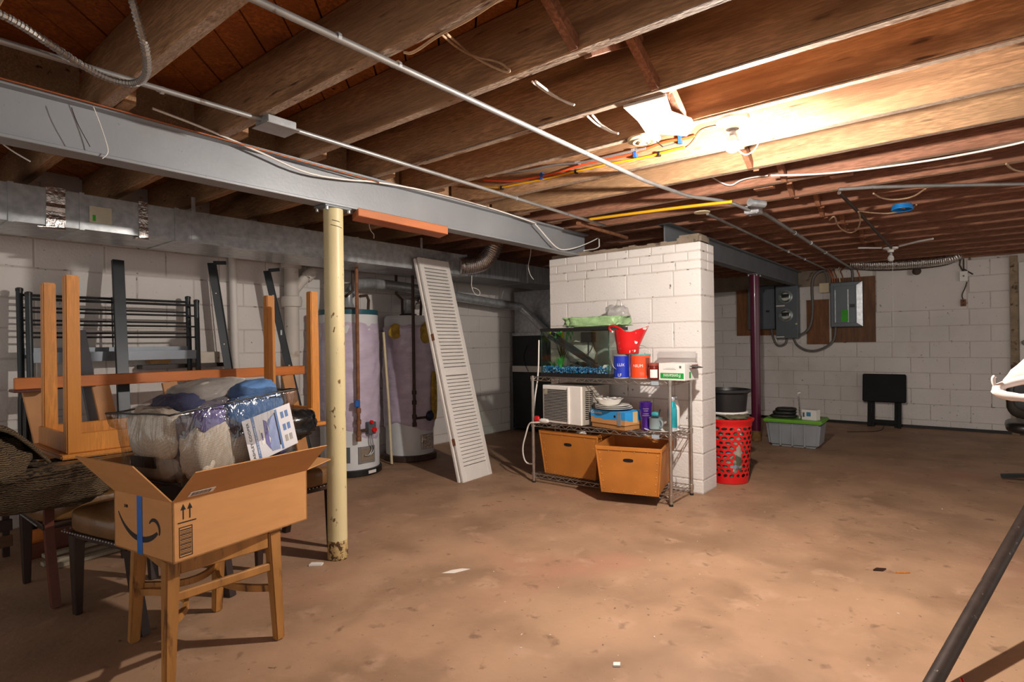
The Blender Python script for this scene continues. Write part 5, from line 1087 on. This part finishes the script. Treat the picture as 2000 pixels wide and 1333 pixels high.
# shoe box
t = thing('shoe_box', 'blue and brown taped shoe box on the middle shelf', 'box', (4.0, 2.2, SM), math.radians(-14), local=True)
SBL = mat('box_blue', '#2f93d6', .5, var=.05)
M().box(-.10, .11, -.20, .145, 0, .035).build('tray', MT['card_dark'], t, bevel=.002)
ld = M().box(-.107, .115, -.206, .150, .036, .135).build('lid', MT['card'], t, bevel=.002)
def ragged(T, x0, x1, yb, yt, sd): 
    n = 14; top = [(x1, yt), (x0, yt)]; bot = [(x0 + (x1 - x0) * i / n, yb + .014 * noise.noise((i * .7, sd, 0)) - .012 * math.sin(PI * i / n)) for i in range(n + 1)]
    return M().prism(bot + top, 0, .0008, T=T)
ragged(frame((-.107, -.028, .0), (0, -1, 0), (0, 0, 1)), -.178, .178, .083, .136, 1).build('blue_print', SBL, ld); ragged(frame((0, -.206, 0), (1, 0, 0), (0, 0, 1)), -.107, .115, .078, .136, 5).build('blue_print', SBL, ld)
M().box(-.108, .116, -.207, .151, .1352, .136).build('blue_print', SBL, ld)
text('Columbia', .03, MT['white'], ld, frame((-.1085, .085, .118), (0, -1, 0), (0, 0, 1)))
M().box(-.110, -.108, -.165, -.128, .034, .137).build('duct_tape', mat('silver_tape', '#8f9296', .4, .3, var=.15, scale=20), t)
M().box(-.02, .03, -.2085, -.2065, .05, .137).build('duct_tape', mat('tan_tape', '#c7a878', .5), t)
M().lathe([(.010, 0), (.010, .001)], n=10, T=frame((-.1085, -.105, .10), (0, -1, 0), (0, 0, 1))).build('finger_hole', MT['black'], ld)
# plates and bowl on it
def plate(label, x, y, z, r, h=.018):
    t = tag(M().lathe([(r * .55, 0), (r * .6, .001), (r, h - .003), (r + .001, h), (r - .002, h), (r * .6, .005), (0, .005)], (x, y, z), 32).build('plate', [MT['porcelain']], smooth='auto'), label, 'plate', 'plates on the middle shelf')
    return t
pzs = SM + .1375; pxy = (3.995, 2.20)
plate('bottom white plate of the pile on the shoe box', *pxy, pzs, .145); plate('middle white plate of the pile on the shoe box', pxy[0], pxy[1] + .004, pzs + .012, .142); plate('top white plate of the pile on the shoe box', pxy[0] - .004, pxy[1] + .01, pzs + .024, .132)
t = thing('soup_bowl', 'white dish with a wavy rim on top of the plate pile', 'bowl', (3.99, 2.225, pzs + .036))
m = M(); n = 40; vs = []
for r, z in ((.05, 0), (.075, .012), (.10, .045), (.108, .052), (.10, .05), (.072, .016), (0.001, .006)):
    for j in range(n): a = 2 * PI * j / n; w = .004 * math.sin(a * 12) * (z / .052); vs.append((3.99 + (r + w) * math.cos(a), 2.235 + (r + w) * math.sin(a), pzs + .033 + z + w))
m.add(vs, [(i * n + j, i * n + (j + 1) % n, (i + 1) * n + (j + 1) % n, (i + 1) * n + j) for i in range(6) for j in range(n)] + [tuple(range(n - 1, -1, -1))]); m.build('bowl', MT['porcelain'], t, smooth='auto')
# purple tumbler, teal bottles, mug and plates
t = thing('tumbler', 'purple metal tumbler with white print on the middle shelf', 'tumbler', (3.98, 1.90, SM)); PT = mat('purple_metal', '#4b2390', .25, .55, var=.06, coat=.4)
M().lathe([(.030, 0), (.033, .003), (.036, .09), (.045, .115), (.048, .205), (.0485, .212), (.044, .212), (.042, .15), (0, .15)], (3.985, 1.925, SM), 28).build('body', PT, t, smooth='auto')
for k, (s_, z) in enumerate((('TEAM', .165), ('PURPLE', .150), ('DREAM', .128), ('CHAMPIONS', .115))): curved_text(('~~~~', '~~~', '~~~~', '~~~~~')[k], .018, MT['white'], t, 3.985, 1.925, .047, AV, SM + z, 'print')
def bottle(label, x, y, mt_):
    t = thing('water_bottle', label, 'bottle', (x, y, SM), group='steel water bottles')
    M().lathe([(.033, .03), (.034, .035), (.034, .155), (.030, .185), (.018, .215), (.017, .222)], (x, y, SM), 24).build('body', mt_, t, smooth='auto')
    M().lathe([(.032, 0), (.034, .003), (.034, .03), (.033, .031)], (x, y, SM), 24).build('steel_base', MT['galv'], t, smooth='auto')
    M().lathe([(.018, .222), (.0195, .225), (.0195, .25), (.017, .254), (0, .254)], (x, y, SM), 20).build('cap', MT['galv'], t, smooth='auto')
bottle('teal metal water bottle at the right end of the middle shelf', 4.03, 1.735, mat('teal_metal', '#1e9aa8', .25, .35, var=.05, coat=.4)); bottle('white water bottle behind the teal one', 4.15, 1.765, MT['white'])
plate('wide white plate under the grey mug on the middle shelf', 3.985, 1.80, SM, .125, .02)
M_ = mat('grey_stoneware', '#7d8a8e', .4, var=.08)
t = thing('stoneware_mug', 'grey mug lying on the wide plate beside the tumbler', 'mug', (3.98, 1.83, SM + .02))
M().lathe([(.040, 0), (.046, .005), (.048, .08), (.050, .083), (.046, .083), (.043, .01), (0, .01)], (3.96, 1.835, SM + .021), 26).build('cup', M_, t, smooth='auto')
M().tube(chaikin([(3.935, 1.79, SM + .09), (3.92, 1.765, SM + .085), (3.92, 1.765, SM + .045), (3.935, 1.792, SM + .04)]), .006, 8).build('handle', M_, t, smooth=True)
t = thing('bottle_lid', 'small teal plastic bottle lid standing on the grey mug', 'lid', (3.97, 1.85, SM + .105)); m = M(); lump(m, (3.965, 1.84, SM + .127), (.022, .03, .018), 2.6, .15, 3, 2, 18, 10); m.build('lid', mat('teal_plastic', '#3f97a3', .4), t, smooth=True); M().tube([(3.965, 1.815, SM + .12), (3.965, 1.80, SM + .165)], .005, 6).build('spout', MT['charcoal'], t)

# fibreboard totes on the bottom shelf
def tote(label, x, y, rz, w, d, h, zb, rot=None):
    t = thing('fibre_tote', label, 'box', (x, y, zb), rz, 'brown fibre totes', local=True)
    e = .86; th = .004
    def ring(s, z): return [Vector((-d / 2 * s, -w / 2 * s, z)), Vector((d / 2 * s, -w / 2 * s, z)), Vector((d / 2 * s, w / 2 * s, z)), Vector((-d / 2 * s, w / 2 * s, z))]
    B, Tt = ring(e, 0), ring(1, h); Bi, Ti = [p * ((e * d / 2 - th) / (e * d / 2)) + Vector((0, 0, th)) for p in B], [Vector((p.x * (1 - 2 * th / d), p.y * (1 - 2 * th / w), p.z)) for p in Tt]
    m = M(); vs = B + Tt + Bi + Ti
    fs = [(3, 2, 1, 0), (8, 9, 10, 11)] + [(i, (i + 1) % 4, 4 + (i + 1) % 4, 4 + i) for i in range(4)] + [(8 + (i + 1) % 4, 8 + i, 12 + i, 12 + (i + 1) % 4) for i in range(4)] + [(4 + i, 4 + (i + 1) % 4, 12 + (i + 1) % 4, 12 + i) for i in range(4)]
    m.add(vs, fs); m.build('body', MT['fibre'], t)
    for i in range(4): M().bar(Tt[i] + Vector((0, 0, -.014)), Tt[(i + 1) % 4] + Vector((0, 0, -.014)), .008, .028).build('rim', MT['fibre'], t, bevel=.002)
    for i in range(4): M().bar(B[i], Tt[i], .012, .012, (1, 0, 0)).build('corner_strip', MT['fibre'], t, bevel=.003)
    rv = mat('rivet', '#d8b07a', .35, .5) if 'rivet' not in bpy.data.materials else bpy.data.materials['rivet']
    fn = lambda s_, z_: Vector((-(d / 2) * (e + (1 - e) * z_) - .001, s_ * w / 2 * (e + (1 - e) * z_), h * z_))
    for s_ in (-.9, .9):
        for k in range(6): M().lathe([(.0042, -.0005), (.003, .003), (0, .0035)], n=8, T=frame(fn(s_, .1 + k * .15), (0, -1, 0), (0, 0, 1))).build('rivet', rv, t)
    for k in range(4):
        for z_ in (.05, .9): M().lathe([(.0042, -.0005), (.003, .003), (0, .0035)], n=8, T=frame(fn(-.6 + k * .4, z_), (0, -1, 0), (0, 0, 1))).build('rivet', rv, t)
    m = M(); n = 16; pc = fn(0, .72); TT_ = frame(pc, (0, -1, 0), (-(1 - e) * d / 2, 0, h))
    m.prism([(.036 * math.copysign(min(1, abs(1.25 * math.cos(2 * PI * k / n))), math.cos(2 * PI * k / n)), .013 * math.sin(2 * PI * k / n)) for k in range(n)], .0, .0015, T=TT_); m.build('hand_hole', MT['dark_void'], t)
    return t, Tt
tl, _ = tote('brown fibre tote at the left of the bottom shelf with glass lids', 4.115, 2.585, 0, .56, .40, .365, SB)
tote('riveted brown fibre tote pulled forward at the right of the bottom shelf', 3.965, 2.0, math.radians(15), .47, .56, .345, SB)
for k, (y, x, r, a) in enumerate(((2.56, 4.03, .115, .5), (2.37, 4.05, .10, .35))):
    t = thing('pan_lid', ('large clear glass pan lid', 'smaller clear glass pan lid')[k] + ' sticking out of the left tote', 'lid', (x, y, .40), group='pan lids'); T = Matrix.Translation((x, y, .372)) @ Matrix.Rotation(-1.0, 4, 'Y') @ Matrix.Rotation(a, 4, 'X')
    M().lathe([(r, 0), (r * .8, .022), (r * .4, .036), (0, .04)], n=28, T=T).build('glass', MT['glass'], t, smooth=True); M().tube([T @ Vector((r * math.cos(2 * PI * j / 28), r * math.sin(2 * PI * j / 28), 0)) for j in range(29)], .004, 6).build('steel_rim', MT['chrome'], t, smooth=True); M().lathe([(.012, .04), (.018, .055), (.016, .065), (0, .066)], n=14, T=T).build('knob', MT['black'], t, smooth='auto')
t = thing('kitchen_clutter', 'white and steel utensils showing above the rim of the left tote', 'utensils', (4.03, 2.70, .36))
m = M(); lump(m, (4.10, 2.56, .34), (.14, .22, .05), 2.4, .25, 4, 5, 30, 14, fold=.3); m.build('cloth', mat('dark_red_cloth', '#4a1f1a', .8, var=.3, scale=12), t, smooth=True)
M().tube(chaikin([(3.955, 2.72, .42), (3.97, 2.75, .475), (3.98, 2.70, .48), (3.97, 2.68, .43)]), .006, 7).build('handle', MT['chrome'], t, smooth=True); M().box(3.95, 4.0, 2.45, 2.53, .42, .455).build('white_handle', MT['white'], t, bevel=.01, seg=2)
# ------------------------------------------------------------------ beyond the pier
t = thing('laundry_basket', 'tall red plastic laundry basket with oval holes beside the pier', 'basket', (4.89, 1.62, 0))
bx_, by_ = 4.885, 1.615
R_ = lambda z: .155 + .035 * (z / .53)
m = M(); rows, colsn = 11, 20; zb, zt_ = .055, .475
for i in range(rows):
    z0, z1 = zb + (zt_ - zb) * i / rows, zb + (zt_ - zb) * (i + 1) / rows; off = .5 * (i % 2)
    for j in range(colsn):
        def S(u, v, dr=0): z = z0 + (z1 - z0) * v; a = 2 * PI * (j + off + u) / colsn; r = R_(z) + dr; return Vector((bx_ + r * math.cos(a), by_ + r * math.sin(a), z))
        k = random.uniform(.28, .44); k2 = random.uniform(.30, .45); tl_ = random.uniform(-.12, .12)
        for dr, fl in ((0, False), (-.004, True)):
            outer = [S(u, v, dr) for u, v in ((0, 0), (.5, 0), (1, 0), (1, .5), (1, 1), (.5, 1), (0, 1), (0, .5))]
            inner = [S(.5 + k * math.cos(a_) + tl_ * math.sin(a_), .5 + k2 * math.sin(a_), dr) for a_ in [math.radians(225 + 45 * q) for q in range(8)]]
            fs = [(q, (q + 1) % 8, 8 + (q + 1) % 8, 8 + q) for q in range(8)]
            m.add(outer + inner, [f[::-1] for f in fs] if fl else fs)
m.build('perforated_wall', MT['red'], t)
M().lathe([(.145, 0), (.152, .004), (R_(.055), .055), (R_(.055) - .005, .055), (.145, .008), (0, .008)], (bx_, by_, 0), 36).build('bottom', MT['red'], t, smooth='auto')
M().lathe([(R_(.475), .475), (R_(.5) + .002, .50), (R_(.53) + .014, .515), (R_(.53) + .016, .528), (R_(.53), .532), (R_(.53) - .006, .52), (R_(.475) - .005, .475)], (bx_, by_, 0), 36).build('rim', MT['red'], t, smooth='auto')
t = thing('laundry', 'mixed clothes filling the red laundry basket', 'laundry', (bx_, by_, .02))
m = M(); lump(m, (bx_, by_, .29), (.148, .148, .265), 4, .05, 3, 3, 40, 30, fold=.05); m.build('cloth', mat('mixed_laundry', '#8a8578', .9, var=.3, scale=9, bump=.5, bscale=14, spots=((8, .50, .05, '#4d5040'), (7, .60, .05, '#d8d4d0'), (10, .66, .04, '#7c88b0'), (9, .70, .04, '#33302c'))), t, smooth=True)
m = M(); lump(m, (bx_ - .03, by_ - .07, .545), (.12, .10, .022), 2.4, .3, 4, 5, 30, 10, fold=.3); m.build('olive_cloth', mat('olive_cloth', '#5d5744', .9, var=.3, scale=12), t, smooth=True)
t = thing('plastic_tub', 'black plastic tub stacked on the laundry basket', 'tub', (4.94, 1.64, .57)); tx, ty = 4.945, 1.645
M().lathe([(.150, 0), (.155, .004), (.170, .15), (.195, .165), (.195, .185), (.180, .187), (.165, .15), (.150, .01), (0, .01)], (tx, ty, .578), 36).build('body', MT['black'], t, smooth='auto'); M().lathe([(.165, 0), (.172, .01), (.165, .018), (.15, .02)], (tx, ty, .56), 36).build('white_lid_below', MT['white'], t, smooth='auto')
t = thing('storage_bin', 'grey storage bin with lime green lid on the far floor', 'storage bin', (6.95, 1.55, 0), math.radians(2), local=True)
GREYB = mat('grey_translucent_bin', '#8d9196', .35, var=.08, scale=5); LIME = mat('lime_lid', '#6aa62e', .4, var=.08)
b0 = [(-.19, -.245), (.19, -.245), (.19, .245), (-.19, .245)]; b1 = [(-.22, -.275), (.22, -.275), (.22, .275), (-.22, .275)]
M().hexa([(*p, .002) for p in b0], [(*p, .275) for p in b1]).build('tub', GREYB, t, bevel=.03, seg=3)
M().box(-.24, .24, -.295, .295, .27, .305).build('lid', LIME, t, bevel=.012, seg=2)
for s_ in (-.12, 0, .12): M().box(-.224, -.205, s_ - .01, s_ + .01, .02, .26).build('rib', GREYB, t, bevel=.004)
t = thing('folded_bag', 'flat black folded bag lying on the green lid', 'bag', (6.9, 1.68, .305))
for k in range(3): m = M(); lump(m, (6.90 + .01 * k, 1.665 - .01 * k, .325 + k * .036), (.10, .135 - .015 * k, .02), 3.5, .12, 3, k, 30, 10, rz=.1, fold=.1); m.build('fold', mat('black_nylon', '#2b2a29', .5, var=.3, scale=12, bump=.5, bscale=16), t, smooth=True)
t = thing('coiled_leash', 'black and white twisted cord standing up from the green lid', 'cord', (6.9, 1.50, .305)); P1 = [(6.90, 1.50, .31), (6.90, 1.505, .45), (6.90, 1.515, .57), (6.90, 1.505, .60), (6.90, 1.495, .585)]
M().tube(chaikin(P1), .009, 8).build('core', MT['black'], t, smooth=True)
m = M(); P = chaikin(P1, 4)
for k, p in enumerate(P[::2]): m.tube([p + Vector((-.007, .008, -.003)), p + Vector((-.0075, -.008, .003))], .003, 5)
m.build('white_twist', MT['white'], t)['kind'] = 'stuff'
t = thing('small_carton', 'small white and blue carton on the green lid', 'box', (6.85, 1.38, .305), math.radians(-12), local=True)
M().box(-.05, .05, -.075, .075, 0, .11).build('body', MT['white'], t, bevel=.002); M().box(-.0508, -.05, -.02, .025, .04, .085).build('blue_print', mat('carton_blue', '#3d7ea6', .5), t); M().box(-.0508, -.05, .045, .065, .03, .08).build('grey_print', MT['panel'], t)
# folded tray table
t = thing('tray_table', 'black folding tray table leaning on the far wall', 'table', (8.95, .93, 0)); T = Matrix.Translation((8.94, .935, 0)) @ Matrix.Rotation(math.radians(9), 4, 'Y')
TB = mat('black_stained_top', '#101113', .6, var=.3, scale=5, spec=.2)
M().box(-.018, 0, -.245, .245, .33, .705, T=T).build('top', TB, t, bevel=.012, seg=2)
for y in (-.17, .165): M().box(.004, .024, y - .022, y + .022, .0, .66, T=T).build('leg', TB, t, bevel=.003)
for y in (-.13, .125): M().box(.028, .046, y - .018, y + .018, .0, .62, T=T).build('leg', TB, t, bevel=.003)
M().box(.006, .022, -.15, .145, .055, .10, T=T).build('crossbar', TB, t)
M().tube(chaikin([(8.55, 1.15, .006), (8.45, 1.1, .006), (8.5, .95, .006), (8.7, .9, .006), (8.85, .9, .006)]), .004, 5)
tag(M().tube(chaikin([(8.25, 1.25, .006), (8.35, 1.1, .006), (8.5, .95, .006), (8.7, .92, .006), (8.86, .93, .03)]), .004, 6).build('cable', MT['black'], smooth=True), 'thin black cable on the floor by the tray table', 'cable')
# black padded chair at the right edge
t = thing('office_chair', 'black padded chair back at the right edge behind the white bag', 'chair', (5.9, -.42, 0)); BLK = mat('black_vinyl', '#1d1a19', .35, var=.2, scale=8, coat=.2)
m = M(); lump(m, (5.95, -.44, .70), (.05, .25, .17), 4, .02, 1.5, 1, 40, 16); m.build('backrest', BLK, t, smooth=True)
m = M(); lump(m, (5.88, -.44, .72), (.02, .21, .12), 4, .02, 1.5, 2, 40, 16); m.build('back_cushion', MT['charcoal'], t, smooth=True)
m = M(); lump(m, (6.20, -.44, .45), (.25, .25, .05), 4, .02, 1.5, 3, 40, 12); m.build('seat', BLK, t, smooth=True)
M().tube([(6.0, -.44, .55), (6.05, -.44, .42), (6.2, -.44, .40)], .02, 8).build('bracket', MT['chrome'], t); M().tube([(6.2, -.44, .08), (6.2, -.44, .42)], .025, 10).build('pedestal', MT['black'], t)
for k in range(5): a = 2 * PI * k / 5 + .3; M().bar((6.2, -.44, .07), (6.2 + .28 * math.cos(a), -.44 + .28 * math.sin(a), .03), .04, .03).build('foot', MT['black'], t)
# white plastic bag on a leaning pole
t = thing('plastic_bag', 'white plastic bag hanging open at the right edge', 'bag', (2.7, -.2, .9))
P = [(2.60 + .03 * math.sin(a), -.225 + .165 * math.cos(a), 1.012 + .035 * math.sin(a) - .02 * math.cos(a)) for a in [2 * PI * k / 36 for k in range(37)]]
M().tube(P, [.015 + .004 * noise.noise((k * .6, 0, 0)) for k in range(37)], 10).build('rolled_rim', MT['bagwhite'], t, smooth=True)
m = M(); vs = []; n = 36; kk = 12
for i in range(kk + 1):
    s_ = i / kk
    for j in range(n):
        a = 2 * PI * j / n; p = Vector(P[j]); up = max(0, math.sin(a)) ** .8
        q = Vector((2.80, -.26, 1.12)); e = p.lerp(q, s_ * .75); e += Vector((.0, 0, .085 * math.sin(PI * s_) * (up + .15))) + Vector((1, 1, 1)) * .012 * noise.noise((j * .4, s_ * 4, 2)); vs.append(e)
m.add(vs, [(i * n + j, i * n + (j + 1) % n, (i + 1) * n + (j + 1) % n, (i + 1) * n + j) for i in range(kk) for j in range(n) if math.sin(2 * PI * (j + .5) / n) > -.05]); o = m.build('film', MT['bagwhite'], t, smooth=True); md = o.modifiers.new('s', 'SOLIDIFY'); md.thickness = .002
M().tube(chaikin([(2.60, -.066, .995), (2.60, -.052, 1.012), (2.60, -.050, 1.035), (2.60, -.056, 1.042)]), .006, 7).build('knot', MT['bagwhite'], t, smooth=True)
t = thing('pole', 'dark metal pole leaning at the lower right corner', 'pole', (2.28, .125, 0)); a = Vector((2.25, .14, .012)); b_ = Vector((3.34, -.17, .40)); e_ = a + (b_ - a) * 2.0
M().tube([a, e_], .0245, 16).build('shaft', mat('worn_black_pole', '#3a302b', .55, .3, var=.25, scale=20, spots=((40, .66, .04, '#8a7a6c'), (14, .72, .02, '#c9b49a'))), t, smooth='auto'); M().tube([a, a + (b_ - a) * .02], .028, 16).build('rubber_foot', MT['black'], t)
# bits on the floor
def bit(name, label, cat, pts, mt_, h=.003):
    return tag(M().prism(pts, .001, .001 + h).build(name, mt_), label, cat, None)
bit('paper_scrap', 'white folded paper scrap at the foot of the cream column', 'paper', [(1.70, 2.78), (1.745, 2.73), (1.77, 2.75), (1.73, 2.80)], MT['white'], .008)
bit('plaster_flake', 'pale plaster smear on the floor in the centre', 'debris', [(2.06, 2.14), (2.10, 2.09), (2.19, 2.06), (2.17, 2.10), (2.12, 2.13)], MT['plaster'], .0015)
bit('leaf_scrap', 'small dark leaf on the floor at the right', 'debris', [(3.40, .41), (3.42, .37), (3.46, .36), (3.44, .40)], MT['darkwood'], .006)
bit('wood_chip', 'small tan wood chip on the floor next to the dark leaf', 'debris', [(3.43, .32), (3.44, .30), (3.47, .26), (3.46, .28)], MT['honey'], .006)
bit('paper_scrap', 'tiny white paper curl at the bottom centre of the floor', 'paper', [(1.84, 1.03), (1.855, 1.01), (1.875, 1.02), (1.86, 1.04)], MT['white'], .006)
tag(M().tube([(2.44, .055, .008), (2.40, .03, .008), (2.46, .045, .02)], .006, 6).build('red_clip', MT['red']), 'red plastic clip on the floor by the leaning pole', 'clip')
for k in range(16):
    x, y = random.uniform(1.4, 6.5), random.uniform(.1, 2.2)
    if 3.7 < x < 5.2 and y > 1.3: continue
    a = random.uniform(0, PI); r = random.uniform(.004, .012)
    tag(M().prism([(x + r * math.cos(a), y + r * math.sin(a)), (x - r * .4 * math.sin(a), y + r * .4 * math.cos(a)), (x - r * math.cos(a), y - r * math.sin(a)), (x + r * .3 * math.sin(a), y - r * .3 * math.cos(a))], .0005, .003).build('plaster_crumb', MT['plaster']), 'tiny pale plaster crumb lying loose on the open floor', 'debris', 'plaster crumbs on the floor')
for o in list(bpy.data.objects):
    if '_local' in o: del o['_local']
